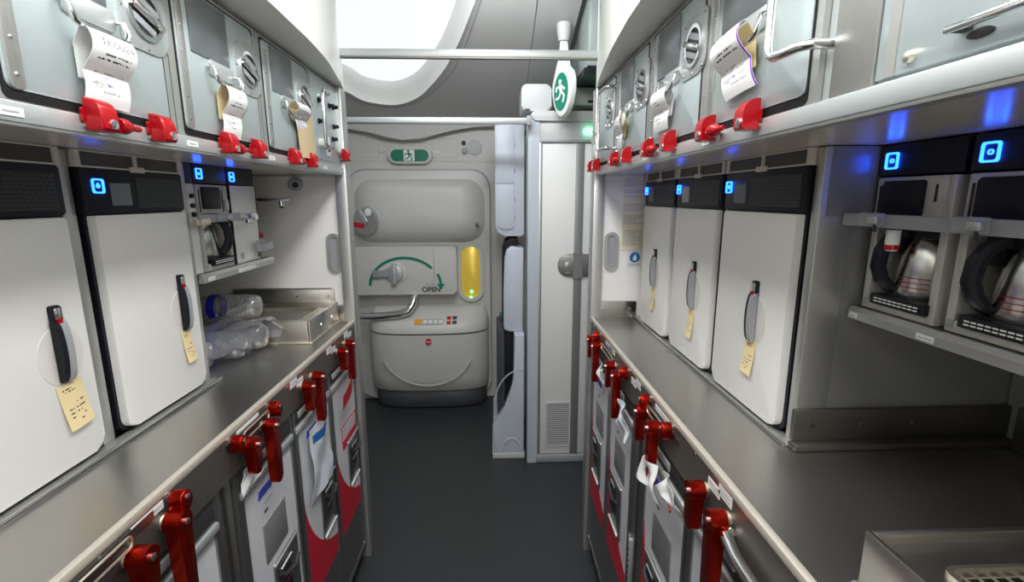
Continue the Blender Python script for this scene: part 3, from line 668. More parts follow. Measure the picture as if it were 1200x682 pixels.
# ------------------------------------------------------------------ water bottles with film
LABELB = mat('blue_bottle_label', (0.03, 0.03, 0.55), 0.35)
def water_bottle(y, z, tip, r, L, label, ribs=True, twist=0.0):
    t = thing('water_bottle', label, 'bottle', (tip - L / 2, y, z - r), twist, 'clear water bottles on the left worktop')
    pr = [(0, 0.004), (r * 0.55, 0.0), (r * 0.8, -0.003), (r * 0.96, -0.012), (r, -0.028)]
    n = 9
    for k in range(n):
        h = -0.036 - (L * 0.45) * k / n
        pr += [(r * 0.93, h), (r, h - 0.007)] if ribs else [(r * 0.985, h), (r, h - 0.007)]
    pr += [(r, -L * 0.62), (r * 0.85, -L * 0.72), (r * 0.5, -L * 0.84), (0.014, -L * 0.9), (0.0135, -L * 0.97)]
    MB().lathe(pr, (L / 2, 0, r), PET, 'x', 28).build('bottle_body', t)
    lab(MB().lathe([(0.0155, -L * 0.94), (0.0155, -L), (0.013, -L - 0.002), (0, -L - 0.002)], (L / 2, 0, r), LABELB, 'x', 20).build('cap', t), 'blue screw cap')
    lab(MB().lathe([(r * 1.006, -L * 0.50), (r * 1.012, -L * 0.505), (r * 1.012, -L * 0.60), (r * 1.006, -L * 0.605)], (L / 2, 0, r), LABELB, 'x', 28).build('label_band', t), 'blue label band')
    return t
water_bottle(1.575, 1.169, -0.778, 0.041, 0.25, 'ribbed clear water bottle lying on top of the others by the drain tray')
water_bottle(1.485, 1.0945, -0.725, 0.043, 0.26, 'clear water bottle in shrink film, lying against the drain tray', False)
water_bottle(1.39, 1.0945, -0.745, 0.043, 0.26, 'clear water bottle in shrink film, in front of the drain tray bottle', False)
water_bottle(1.292, 1.0945, -0.79, 0.043, 0.26, 'clear water bottle nearest the second left oven', False, 0.05)
fl = MB()
def film(u, v):
    a = -0.35 + u * (PI + 0.7); yy = 1.437 - 0.098 * math.cos(a) ; zz = 1.098 + 0.058 * math.sin(a)
    zz = max(zz, 1.054)
    w_ = 0.006 * math.sin(17 * u + 9 * v) + 0.004 * math.sin(31 * u - 14 * v)
    return (-0.93 + 0.225 * v + 0.012 * math.sin(9 * u), yy + w_, max(zz + w_, 1.054))
fl.grid(film, 40, 22, FILM, th=0.0006)
tag(fl.build('shrink_film', sharp=80), 'crinkled clear shrink film wrapped over two water bottles', 'plastic film')

# ================================================================== UPPER CONTAINERS
def round_latch(t, cx, cz, vert=False):
    lpb = MB().prism(rrect(cx - 0.055, cx + 0.052, cz - 0.055, cz + 0.055, 0.03, rs=(0.012, 0.030, 0.012, 0.03)), -0.0025, 0.001, ALUL, bev=0.001)
    mb = MB(); mb.ring(circ(cx, cz, 0.038, 36), circ(cx, cz, 0.031, 36), -0.006, 0.0, CHROME); mb.prism(circ(cx, cz, 0.0315, 32), -0.0032, -0.001, DARK)
    l = mb.build('latch_cup', t)
    lab(MB().box(cx - 0.034, cx + 0.036, -0.013, -0.002, cz - 0.006, cz + 0.006, CHROME, bev=0.003).box(cx - 0.026, cx + 0.026, -0.006, -0.0025, cz + 0.010, cz + 0.022, GRAYP, bev=0.002).box(cx - 0.026, cx + 0.026, -0.006, -0.0025, cz - 0.022, cz - 0.010, GRAYP, bev=0.002)
        .xf(Matrix.Translation((cx, 0, cz)) @ Matrix.Rotation(0.35, 4, 'Y') @ Matrix.Translation((-cx, 0, -cz))).build('latch_bar', l), 'chrome turn bar')
    for (a, b) in ((-0.045, -0.045), (0.043, -0.045), (-0.045, 0.045), (0.043, 0.045), (-0.05, 0), (0, -0.05)): lpb.lathe([(0.0028, -0.0025), (0.002, -0.004), (0, -0.0045)], (cx + a, 0, cz + b), CHROME, 'y', 8)
    lpb.build('latch_plate', t)
def loop_handle(t, cx, cz, wd=0.096):
    MB().prism(rrect(cx - wd / 2 + 0.004, cx + wd / 2 - 0.004, cz - 0.004, cz + 0.026, 0.006), -0.003, 0.001, ALUL, bev=0.001).build('handle_plate', t)
    pts = [(cx - wd / 2, -0.004, cz + 0.012), (cx - wd / 2, -0.012, cz + 0.010), (cx - wd / 2 - 0.001, -0.016, cz - 0.004), (cx - wd / 2 + 0.004, -0.017, cz - 0.014), (cx - wd / 2 + 0.016, -0.018, cz - 0.019), (cx + wd / 2 - 0.016, -0.018, cz - 0.019), (cx + wd / 2 - 0.004, -0.017, cz - 0.014), (cx + wd / 2 + 0.001, -0.016, cz - 0.004), (cx + wd / 2, -0.012, cz + 0.010), (cx + wd / 2, -0.004, cz + 0.012)]
    lab(MB().tube(pts, 0.0042, CHROME, 10).build('loop_handle', t), 'chrome loop handle')
def bail(t, x0, x1, z0, z1, flip=False):
    """tall C-shaped grab bar with feet on one side"""
    P = [(x1, -0.002, z1), (x1, -0.026, z1)]
    P = [(x1, 0.0, z1), (x1, -0.024, z1), (x1 - 0.012, -0.032, z1), (x0 + 0.015, -0.036, z1), (x0 + 0.004, -0.036, z1 - 0.004), (x0, -0.036, z1 - 0.016), (x0, -0.036, z0 + 0.016), (x0 + 0.004, -0.036, z0 + 0.004), (x0 + 0.015, -0.036, z0), (x1 - 0.012, -0.032, z0), (x1, -0.024, z0), (x1, 0.0, z0)]
    lab(MB().tube(P, 0.0058, CHROME, 12).build('grab_bar', t), 'chrome grab bar')
def container(loc, rz, wdt, label, plate=True, handle=True, latch=True, grab=None, H=0.272, lx=None):
    t = thing('storage_container', label, 'container', loc, rz, 'metal storage containers under the soffit')
    MB().box(0.0, wdt, 0.010, 0.40, 0, H, ALU).build('body', t)
    mb = MB(); mb.ring(rrect(0.0, wdt, 0.0, H, 0.002), rrect(0.020, wdt - 0.016, 0.006, H - 0.008, 0.008), -0.004, 0.012, ALU); mb.build('frame', t)
    mb = MB(); mb.ring(rrect(0.018, wdt - 0.014, 0.001, H - 0.006, 0.009), rrect(0.022, wdt - 0.018, 0.012, H - 0.010, 0.009), -0.005, 0.010, RUBBER); lab(mb.build('door_seal', t), 'black rubber seal, widened below to draw the dark gap')  # seal; its wide black lower edge draws the dark gap above the rail
    MB().prism(rrect(0.022, wdt - 0.018, 0.013, H - 0.010, 0.012), -0.006, 0.010, BOXM, bev=0.002).build('door', t)
    mb = MB().prism(rrect(0.026, 0.046, 0.014, H - 0.03, 0.006), -0.008, -0.004, ALU, bev=0.001)
    for k in range(6): mb.lathe([(0.0026, -0.008), (0.002, -0.0095), (0, -0.010)], (0.036, 0, 0.03 + k * 0.04), CHROME, 'y', 8)
    mb.build('hinge_strip', t)
    if plate: 
        lab(MB().prism(rrect(0.062, 0.192, 0.154, 0.258, 0.002), -0.0085, -0.004, PLATE, bev=0.0008).build('card_plate', t), 'dark grey card plate')
    sub = MB()
    if latch: round_latch_at(t, (lx or wdt - 0.052), 0.172)
    if handle: handle_at(t, 0.158, 0.128)
    if grab: bail(t, *grab)
    return t
def round_latch_at(t, cx, cz):
    k0 = [q for q in bpy.data.objects if q.parent == t]; round_latch(t, cx, cz)
    for q in bpy.data.objects:
        if q.parent == t and q not in k0: q.location.y -= 0.006
def handle_at(t, cx, cz):
    k0 = [q for q in bpy.data.objects if q.parent == t]; loop_handle(t, cx, cz)
    for q in bpy.data.objects:
        if q.parent == t and q not in k0: q.location.y -= 0.006
ZU = 1.632
container((-0.556, 0.250, ZU), LEFT, 0.322, 'metal container left of the nearest left container, outside the frame')
container((-0.556, 0.575, ZU), LEFT, 0.322, 'nearest left upper container with long white paper tag')
container((-0.556, 0.900, ZU), LEFT, 0.325, 'second left upper container with green-edged tag and dark plate')
container((-0.556, 1.228, ZU), LEFT, 0.325, 'third left upper container with brown card behind its tag')
container((0.394, 1.885, ZU), RIGHT, 0.315, 'farthest right upper container with chrome grab bar', plate=False, handle=False, grab=(0.200, 0.296, 0.045, 0.232), lx=0.243)
container((0.394, 1.568, ZU), RIGHT, 0.325, 'right upper container with small round cream tag, second farthest')
container((0.394, 1.240, ZU), RIGHT, 0.322, 'right upper container with white tag and big dark plate, middle of the row')
container((0.394, 0.917, ZU), RIGHT, 0.320, 'nearest right upper container with purple-edged tag and large grab bar', latch=False, grab=(0.262, 0.335, 0.062, 0.255))
# left control unit at the row's end
cu = thing('control_unit', 'grey control unit with black knobs and grab bar at the far end of left row', 'control unit', (-0.556, 1.557, ZU), LEFT)
MB().box(0, 0.285, 0.0, 0.40, 0, 0.272, ALUL, bev=0.002).build('body', cu)
MB().prism(rrect(0.012, 0.275, 0.012, 0.262, 0.008), -0.003, 0.002, BOXM, bev=0.001).build('face_plate', cu)
bail(cu, 0.018, 0.095, 0.050, 0.215)
for (x, z) in ((0.070, 0.195), (0.170, 0.195), (0.210, 0.197), (0.062, 0.130), (0.205, 0.132), (0.185, 0.088)):
    lab(MB().lathe([(0.009, -0.003), (0.009, -0.006), (0.0065, -0.007), (0.006, -0.020), (0.0045, -0.022), (0, -0.022)], (x, 0, z), BLACK, 'y', 16).build('knob', cu), 'black knob')
MB().prism(rrect(0.112, 0.150, 0.028, 0.090, 0.004), -0.006, 0, CARD, bev=0.001).build('switch_plate', cu)
lab(MB().prism(circ(0.131, 0.050, 0.010, 18), -0.010, -0.005, mat('green_switch', (0.01, 0.16, 0.07), 0.4), bev=0.002).build('switch', cu), 'green rocker switch')
lab(MB().lathe([(0.014, -0.003), (0.014, -0.02), (0.010, -0.024), (0, -0.024)], (0.060, 0, 0.062), SIGNW, 'y', 20).build('push_cap', cu), 'white push cap')
# right near structure: post, flush panel and lever handle
up = thing('stowage_cupboard', 'plain pale upper cupboard at top right with slim lever handle', 'cupboard', (0.394, 0.596, ZU), RIGHT)
MB().box(0.0, 0.9, 0.004, 0.40, 0, 0.272, ALUL).build('body', up)
lab(MB().box(0.022, 0.086, -0.004, 0.02, 0, 0.272, mat('post_grey', (0.36, 0.36, 0.34), 0.4, 0.6), bev=0.002).build('post', up), 'darker grey post')
MB().box(0.088, 0.9, -0.002, 0.01, 0.004, 0.272, BOXM, bev=0.001).build('panel_door', up)
MB().box(0.100, 0.113, -0.0035, 0.0, 0.004, 0.272, ALU).build('joint_strip', up)
lab(MB().lathe([(0.006, -0.002), (0.005, -0.006), (0, -0.007)], (0.129, 0, 0.017), GOLDISH, 'y', 14).build('screw', up), 'brass screw')
lab(MB().box(0.172, 0.30, -0.014, -0.009, 0.022, 0.029, CHROME, bev=0.002).box(0.178, 0.188, -0.012, 0.0, 0.022, 0.029, DARK).prism(circ(0.196, 0.017, 0.011, 20, 0.004), -0.004, 0, DARK).build('lever_handle', up), 'slim chrome lever')

# paper tags hung on the loop handles
FONT = {'T': ('11111', '00100', '00100', '00100', '00100', '00100', '00100'), 'K': ('10001', '10010', '10100', '11000', '10100', '10010', '10001'),
        '0': ('01110', '10001', '10001', '10001', '10001', '10001', '01110'), '2': ('01110', '10001', '00001', '00110', '01000', '10000', '11111'), '4': ('00010', '00110', '01010', '10010', '11111', '00010', '00010')}
def hang_tag(loc, rz, x, w_, ztop, zbot, label, sway=0.0, edge=None, word=None, seed=1, bulge=0.03, handle_y=-0.024, tilt=0.0):
    t = thing('paper_tag', label, 'paper tag', loc, rz, 'white paper tags on the container handles')
    NU, NV = 46, 84; rnd = random.Random(seed); ink = {}
    for j0 in (70, 62, 52, 47, 34, 30, 22, 14):       # rows counted from the bottom of the front flap
        a = rnd.randint(4, 16); b = rnd.randint(26, 42)
        for j in (j0, j0 + 1):
            for i in range(a, b):
                if (i // 2 + j0) % 7 and rnd.random() < 0.78: ink[(i, j)] = INK if j0 in (52, 47) else INKG
    for i in range(7, 15):
        for j in range(18, 27):
            if rnd.random() < 0.5: ink[(i, j)] = INKG
    for (i, j) in ((21, 22), (22, 22), (21, 23), (22, 23), (20, 23), (23, 23), (21, 24), (22, 21)): ink[(i, j)] = INKB
    if word:
        for j in range(59, 70):
            for i in range(NU): ink.pop((i, j), None)
        for c, ch in enumerate(word):
            for r in range(7):
                for k in range(5):
                    if FONT[ch][r][k] == '1': ink[(8 + c * 6 + k, 68 - r)] = INK
    if edge:
        for j in range(NV):
            for i in (NU - 1, NU - 2): ink[(i, j)] = edge
    L = ztop - zbot
    def f(u, v):
        q = 1 - v                                     # 0 at the top fold
        y = handle_y - 0.002 - bulge * math.sin(min(1, q / 0.6) * PI) * (1 - 0.3 * q) + 0.012 * q - (0.003 * math.sin((q - 0.6) / 0.4 * PI) if q > 0.6 else 0)
        z = ztop - L * q + 0.010 * math.sin(min(1, q * 8) * PI / 2) - 0.010
        xx = x + (u - 0.5) * w_ + sway * q * q + tilt * (u - 0.5) * q * 0.02
        return (xx, y - 0.002 * math.sin(u * PI), z + (u - 0.5) * tilt * 0.03)
    MB().grid(f, NU, NV, PAPER, th=0.0005, mf=lambda i, j: ink.get((i, j))).build('front_flap', t, sharp=80)
    def g(u, v):
        q = 1 - v
        return (x + (u - 0.5) * w_ * 0.98 + sway * q * 0.5, handle_y + 0.0005 + 0.012 * min(1, q * 3), ztop - 0.008 - (L * 0.62) * q)
    MB().grid(g, 4, 12, YEL if edge else PAPER, th=0.0005).build('rear_flap', t, sharp=80)
    return t
XLU, XRU = -0.556, 0.394
hang_tag((XLU, 0.575, ZU), LEFT, 0.158, 0.080, 0.118, 0.014, 'long white tag on the nearest left container', 0.0, None, 'TK0024', 1, 0.016)
hang_tag((XLU, 0.900, ZU), LEFT, 0.160, 0.074, 0.118, 0.012, 'white tag with green edge on the second left container', 0.0, GREENE, None, 2, 0.015)
hang_tag((XLU, 1.228, ZU), LEFT, 0.178, 0.090, 0.150, 0.075, 'short white tag swung sideways on the third left container', 0.05, PURP, None, 3, 0.02)
br = thing('brown_card', 'large brown card hanging behind the tag of the third left container', 'card', (XLU, 1.228, ZU), LEFT)
def bc(u, v): return (0.185 + 0.125 * u, -0.012 - 0.006 * math.sin(PI * u) - 0.004 * (1 - v), 0.002 + 0.142 * v)
MB().grid(bc, 8, 8, KRAFT, th=-0.001).build('card_sheet', br)
hang_tag((XRU, 1.568, ZU), RIGHT, 0.128, 0.058, 0.128, 0.030, 'narrow purple-tinted white tag on the second farthest right container', -0.030, PURP, None, 4, 0.012)
rt = thing('round_tag', 'small round cream tag on the handle of the second farthest right container', 'tag', (XRU, 1.568, ZU), RIGHT)
MB().prism(circ(0.178, 0.104, 0.017, 24), -0.030, -0.028, POSTER, bev=0.0005).build('disc', rt)
hang_tag((XRU, 1.240, ZU), RIGHT, 0.146, 0.092, 0.126, 0.035, 'white tag bent sideways on the middle right container', -0.022, None, None, 5, 0.012)
hang_tag((XRU, 0.917, ZU), RIGHT, 0.135, 0.088, 0.145, 0.044, 'white tag with purple edge on the nearest right container', 0.02, PURP, None, 6, 0.018, tilt=0.25)
hang_tag((XRU, 1.885, ZU), RIGHT, 0.055, 0.040, 0.140, 0.036, 'slim white tag at the end of the farthest right container', 0.0, None, None, 8, 0.010)

# red latches along the rails
def rail_latch(loc, rz, label):
    t = thing('rail_latch', label, 'latch', loc, rz, 'red latches on the container rails')
    poly = [(-0.002, -0.020), (-0.024, -0.020), (-0.027, -0.016), (-0.027, 0.001), (-0.0255, 0.009), (-0.022, 0.0155), (-0.016, 0.0205), (-0.009, 0.0225), (-0.002, 0.0225)]
    MB().prism(poly, -0.014, 0.014, REDP, 'x', bev=0.003, seg=3).prism(rrect(-0.0165, 0.0165, -0.010, 0.010, 0.004), -0.004, 0.0, REDP).build('block', t)
    lab(MB().lathe([(0.0065, -0.025), (0.0065, -0.029), (0.004, -0.0295), (0, -0.0295)], (0.004, 0, -0.010), CHROME, 'y', 14).build('pivot_screw', t), 'silver pivot screw')
    lab(MB().box(-0.012, 0.012, -0.012, 0.006, -0.026 + 0.01, -0.010, ALU, bev=0.002).build('mount', t), 'metal mount')
    return t
def rail_peg(loc, rz, label, d=1):
    t = thing('latch_peg', label, 'latch peg', loc, rz, 'small red pegs beside the rail latches')
    MB().lathe([(0, 0), (0.010, 0.0), (0.011, 0.004), (0.011, 0.014), (0.008, 0.022), (0.0045, 0.026), (0.0045, 0.042), (0.0035, 0.044), (0, 0.044)], (0, -0.014, 0), REDP, 'x', 18).build('peg', t)
    MB().box(0.002, 0.012, -0.012, 0.004, -0.004, 0.004, ALU).build('peg_mount', t)
    return t
FL, FR = XL + 0.0015, XR - 0.0015
descL = ['nearest left container', 'second left container', 'third left container']
for k, (y0) in enumerate((0.575, 0.900, 1.228)):
    rail_latch((FL, y0 + 0.128, 1.630), LEFT, 'red rail latch below the tag of the %s' % descL[k])
    rail_latch((FL, y0 + 0.252, 1.630), LEFT, 'red rail latch at the right corner of the %s' % descL[k])
    rail_peg((FL, y0 + 0.156, 1.622), LEFT, 'small red peg under the %s' % descL[k])
rail_latch((FL, 1.815, 1.672), LEFT, 'red latch at the far end of the left rail beside the control unit')
descR = ['farthest right container', 'second farthest right container', 'middle right container', 'nearest right container']
for k, y0 in enumerate((1.885, 1.568, 1.240, 0.917)):
    rail_latch((FR, y0 - (0.060 if k else 0.035), 1.636), RIGHT, 'red rail latch at the left corner of the %s' % descR[k])
    rail_latch((FR, y0 - 0.200 + (0.08 if k == 0 else 0), 1.636), RIGHT, 'red rail latch at the right of the %s' % descR[k])
    if k: rail_peg((FR, y0 - 0.084, 1.630), RIGHT, 'small red peg under the %s' % descR[k])

# ================================================================== TROLLEYS
CW = 0.288
def cart(loc, rz, label, logo=True, card=True, card2=None, hx=0.10, plateC=False, sticker=False, bar=False):
    t = thing('galley_trolley', label, 'trolley', loc, rz, 'service trolleys under the worktops')
    W = CW
    MB().box(0.0, W, 0.008, 0.70, 0.075, 0.955, CARTM, bev=0.004).build('body', t)
    mb = MB(); mb.ring(rrect(0.0, W, 0.078, 0.945, 0.006), rrect(0.024, W - 0.014, 0.098, 0.868, 0.004), -0.006, 0.012, CARTM); mb.build('door_frame', t)
    # door: white panel, red swoosh, bare metal foot
    mb = MB(); mb.prism(rrect(0.024, W - 0.014, 0.098, 0.868, 0.003), -0.002, 0.010, CARTW); d = mb.build('door', t)
    arc = []
    for k in range(26):
        x = 0.026 + (W - 0.042) * k / 25; q = max(0.0, 0.345 ** 2 - (0.37 - x) ** 2); arc.append((x, 0.70 - math.sqrt(q) if q > 0 else 0.70))
    mb = MB().prism([(0.026, 0.305), (W - 0.016, 0.305)] + arc[::-1], -0.0028, 0.0, CARTR); lab(mb.build('swoosh', d), 'red swoosh')
    lab(MB().box(0.025, W - 0.015, -0.003, 0.0, 0.099, 0.304, CARTM).build('foot_plate', d), 'bare metal foot plate')
    # head: brake slot with pedal bars, bright handle rail
    lab(MB().box(0.012, W - 0.012, -0.0075, 0.0, 0.900, 0.942, DARK, bev=0.002).box(0.03, W - 0.10, -0.011, -0.005, 0.914, 0.934, ALUL, bev=0.003).build('head_slot', t), 'dark slot with bright pull')
    lab(MB().box(0.010, W - 0.006, -0.012, 0.0, 0.874, 0.893, ALUL, bev=0.004).build('handle_rail', t), 'bright handle rail')
    if card: lab(MB().box(0.092, 0.212, -0.0045, 0.0, 0.645, 0.750, CARDP, bev=0.001).build('card_panel', d), 'grey card panel')
    if logo:
        mb = MB(); x = 0.085
        for k, wd in enumerate((0.010, 0.014, 0.006, 0.012, 0.016)):
            mb.prism([(x, 0.822), (x + wd, 0.822), (x + wd + 0.008, 0.842), (x + 0.008, 0.842)], -0.0035, -0.001, INKB); x += wd + 0.003
        mb.box(0.105, 0.150, -0.0032, -0.001, 0.800, 0.803, INKG); mb.box(0.108, 0.125, -0.0032, -0.001, 0.775, 0.781, INK)
        lab(mb.build('logo', d), 'blue slanted lettering')
        mb = MB().prism(circ(0.185, 0.825, 0.011, 22), -0.0034, -0.001, CARTR); mb.ring(circ(0.185, 0.825, 0.0075, 22), circ(0.185, 0.825, 0.006, 22), -0.0038, -0.003, SIGNW); lab(mb.build('emblem', d), 'round red emblem')
    # latch plate with lever
    x0, x1, z0, z1 = hx, hx + 0.135, 0.43, 0.620
    mb = MB(); mb.prism(rrect(x0, x1, z0, z1, 0.006), -0.006, 0, CARTM, bev=0.002); mb.box(x0, x1, -0.009, -0.004, z1 - 0.010, z1 - 0.002, ALUL, bev=0.002)
    p = mb.build('latch_plate', d)
    MB().prism(rrect(x0 + 0.014, x0 + 0.085, z0 + 0.06, z1 - 0.025, 0.005), -0.0068, -0.004, DARK).build('finger_recess', p)
    MB().tube([(x0 + 0.02, -0.008, z1 - 0.04), (x0 + 0.03, -0.016, z1 - 0.052), (x0 + 0.085, -0.018, z1 - 0.07), (x0 + 0.115, -0.014, z1 - 0.058)], 0.006, DARK, 10).build('lever', p)
    for k in range(2): MB().tube([(x0 + 0.025, -0.008, z1 - 0.035 - 0.05 * k), (x0 + 0.08, -0.012, z1 - 0.028 - 0.05 * k)], 0.004, CHROME, 8).build('spring_bar', p)
    MB().box(x0 + 0.004, x1 - 0.02, -0.010, -0.005, z0 + 0.004, z0 + 0.012, SIGNW, bev=0.002).build('bright_edge', p)
    if sticker:
        mb = MB(); mb.ring(rrect(0.10, 0.268, 0.640, 0.700, 0.002), rrect(0.104, 0.264, 0.644, 0.696, 0.001), -0.0035, -0.001, CARTR); mb.box(0.10, 0.268, -0.0035, -0.001, 0.612, 0.637, CARTR)
        for k in range(3): mb.box(0.112, 0.250, -0.0035, -0.001, 0.654 + k * 0.013, 0.659 + k * 0.013, INKG)
        lab(mb.build('sticker', d), 'red-bordered sticker')
    if bar:
        mb = MB().prism(rrect(W - 0.016, W - 0.001, 0.36, 0.53, 0.004), -0.013, -0.004, ALUL, bev=0.002)
        for k in range(7): mb.box(W - 0.013, W - 0.004, -0.0135, -0.012, 0.372 + k * 0.02, 0.381 + k * 0.02, DARK)
        mb.build('hinge_guard', t)
    # castors
    for cxx, cyy in ((0.045, 0.06), (W - 0.045, 0.06), (0.045, 0.62), (W - 0.045, 0.62)):
        c = MB().box(cxx - 0.014, cxx + 0.014, cyy - 0.02, cyy + 0.02, 0.045, 0.076, CARTM, bev=0.002).build('castor', t)
        MB().lathe([(0, -0.009), (0.026, -0.009), (0.030, -0.005), (0.030, 0.005), (0.026, 0.009), (0, 0.009)], (cxx, cyy, 0.0305), RUBBER, 'x', 22).build('wheel', c)
    return t
XCL, XCR = -0.560, 0.398
cart((XCL, 0.583, 0), LEFT, 'left trolley nearest the camera, cut off by the bottom edge', hx=0.12)
cart((XCL, 0.942, 0), LEFT, 'left trolley with blue lettering and grey card panel, right of the steel pillar', hx=0.120)
cart((XCL, 1.238, 0), LEFT, 'left trolley with clear bag hung on its door', card=False, logo=True, hx=0.150)
cart((XCL, 1.5265, 0), LEFT, 'farthest left trolley with red-bordered sticker', card=False, logo=False, hx=0.150, sticker=True)
cart((XCR, 1.819, 0), RIGHT, 'farthest right trolley beside the lavatory door', hx=0.055)
cart((XCR, 1.5305, 0), RIGHT, 'right trolley with silver wrapper on top, far side of the steel pillar', hx=0.055)
cart((XCR, 1.148, 0), RIGHT, 'right trolley with crumpled white paper at its top', hx=0.055, bar=False)
cart((XCR, 0.855, 0), RIGHT, 'right trolley nearest the camera, cut off by the bottom edge', hx=0.055)
# pillars and end panels below the worktops
for (sx, y0, y1, nm) in ((XCL, 0.874, 0.940, 'brushed steel pillar between the nearest left trolleys'), (XCR, 1.151, 1.250, 'brushed steel pillar between the right trolleys')):
    t = thing('pillar', nm, 'pillar', (sx, (y0 + y1) / 2, 0)); d = -1 if sx < 0 else 1
    MB().box(min(sx + d * 0.004, sx + d * 0.5), max(sx + d * 0.004, sx + d * 0.5), y0, y1, 0, 0.955, CARTM, bev=0.003).build('column', t, True)
    MB().box(min(sx, sx + d * 0.01), max(sx, sx + d * 0.01), (y0 + y1) / 2 - 0.004, (y0 + y1) / 2 + 0.004, 0, 0.955, DSTEEL).build('joint_strip', t, True)
    if sx > 0:
        mb = MB().box(sx - 0.006, sx + 0.006, y0 + 0.075, y0 + 0.090, 0.36, 0.53, ALUL, bev=0.002)
        for k in range(7): mb.box(sx - 0.0066, sx, y0 + 0.078, y0 + 0.087, 0.372 + k * 0.02, 0.381 + k * 0.02, DARK)
        lab(mb.build('slotted_guard', t, True), 'bright slotted guard')
for (sx, y0, y1, nm) in ((XCL, 1.816, 1.827, 'narrow end panel of the left galley below the worktop'), (XCR, 1.8195, 1.8275, 'narrow end panel of the right galley below the worktop')):
    d = -1 if sx < 0 else 1
    tag(MB().box(min(sx, sx + d * 0.6), max(sx, sx + d * 0.6), y0, y1, 0.06, 0.953, CARTM, bev=0.002).build('end_panel'), nm, 'panel')

# red turn latches and pull-out tables on the fascias
def turn_latch(L, loc, rz, label, rot=0.0):
    t = thing('turn_latch', label, 'latch', loc, rz, 'red turn latches on the worktop fascias')
    r = 0.0165
    top = [(r * math.cos(a), r * math.sin(a)) for a in [PI * k / 12 for k in range(13)]]
    wb_ = 0.0125
    bot = [(wb_ * math.cos(a), -L + wb_ + wb_ * math.sin(a)) for a in [PI + PI * k / 10 for k in range(11)]]
    M = Matrix.Rotation(rot, 4, 'Y')
    MB().prism(top + [(-r, -0.02)] + bot + [(r, -0.02)], -0.034, -0.012, RED, bev=0.005, seg=3).cyl((0, -0.036, 0), (0, -0.008, 0), r + 0.001, RED, 28).xf(M).build('paddle', t, sharp=50)
    lab(MB().lathe([(0.006, -0.0355), (0.006, -0.039), (0.003, -0.040), (0, -0.040)], (0, 0, 0), CHROME, 'y', 14).build('rivet', t), 'silver rivet')
    lab(MB().lathe([(0.012, -0.010), (0.012, -0.004), (0.0135, -0.002), (0.0135, 0.0)], (0, 0, 0), GOLDISH, 'y', 18).build('collar', t), 'brass-coloured collar')
    return t
def lock_knob(loc, rz, label):
    t = thing('locking_knob', label, 'knob', loc, rz, 'small red knobs on the worktop fascias')
    MB().prism(rrect(-0.014, 0.014, -0.026, 0.0115, 0.012, rs=(0.012, 0.012, 0.0135, 0.0135)), -0.028, -0.006, RED, bev=0.0025).build('knob_body', t, sharp=50)
    lab(MB().lathe([(0.005, -0.027), (0.005, -0.030), (0, -0.031)], (0, 0, 0), CHROME, 'y', 12).build('rivet', t), 'silver rivet')
    MB().lathe([(0.008, -0.007), (0.008, 0.0)], (0, 0, 0), CHROME, 'y', 14).build('shaft', t)
    return t
def pull_table(loc, rz, L, label):
    t = thing('pull_out_table', label, 'pull-out table', loc, rz, 'pull-out tables in the worktop fascias')
    pts = [(x, -0.012, z) for x, z in rrect(0, L, -0.009, 0.009, 0.008, 4)]
    lab(MB().tube(pts, 0.0022, GOLDISH, 8, closed=True).build('wire_loop', t), 'brass-coloured wire loop')
    MB().box(0.006, L - 0.006, -0.006, 0.01, -0.004, 0.004, DARK).build('table_edge', t)
    MB().box(-0.05, L + 0.06, -0.002, 0.004, -0.006, 0.006, DSTEEL).build('slot_trim', t)
    for x in (0.004, L - 0.008): MB().box(x, x + 0.004, -0.011, 0.0, -0.003, 0.003, GOLDISH).build('foot', t)
    return t
GL, GR = XL + 0.0005, XR - 0.0005
ZP = 0.995
for y, L, who in ((0.640, 0.062, 'short red latch, nearest on the left fascia'), (0.720, 0.145, 'long red latch hanging before the nearest left trolley'), (0.970, 0.068, 'short red latch above the left trolley with blue lettering'),
                  (1.058, 0.145, 'long red latch hanging before the left trolley with blue lettering'), (1.292, 0.072, 'short red latch above the left trolley with the clear bag'), (1.368, 0.140, 'long red latch hanging before the left trolley with the clear bag'),
                  (1.604, 0.068, 'short red latch above the farthest left trolley')):
    turn_latch(L, (GL, y, ZP + 0.004), LEFT, who)
turn_latch(0.135, (GL, 1.690, ZP + 0.006), LEFT, 'long red latch with dangling strap before the farthest left trolley')
st = thing('red_strap', 'red strap looped below the farthest left latch', 'strap', (GL, 1.68, 0.9), LEFT)
def strap(u, v):
    a = u * 1.0; x = 0.012 + 0.0 - 0.115 * a ** 1.3; z = -0.025 - 0.055 * a + 0.0 * a; 
    return (x + 0.012 * (v - 0.5) * a, -0.020 - 0.006 * math.sin(PI * a), z + 0.046 * (v - 0.5))
MB().grid(strap, 14, 4, REDP, th=-0.002).build('strap_band', st, sharp=80)
for y, L, who in ((1.715, 0.070, 'short red latch above the farthest right trolley'), (1.632, 0.135, 'long red latch hanging before the farthest right trolley'), (1.425, 0.070, 'short red latch above the right trolley with silver wrapper'),
                  (1.340, 0.135, 'long red latch hanging before the right trolley with silver wrapper'), (1.100, 0.078, 'short red latch above the right trolley with crumpled paper'), (1.012, 0.145, 'long red latch hanging before the right trolley with crumpled paper'),
                  (0.772, 0.078, 'short red latch above the nearest right trolley'), (0.690, 0.150, 'long red latch hanging before the nearest right trolley')):
    turn_latch(L, (GR, y, ZP + 0.002), RIGHT, who)
for y, who in ((0.742, 'small red knob on the left fascia, nearest the camera'), (0.930, 'small red knob left of the left wire loop'), (1.098, 'small red knob right of the left wire loop')): lock_knob((GL, y, 1.030), LEFT, who)
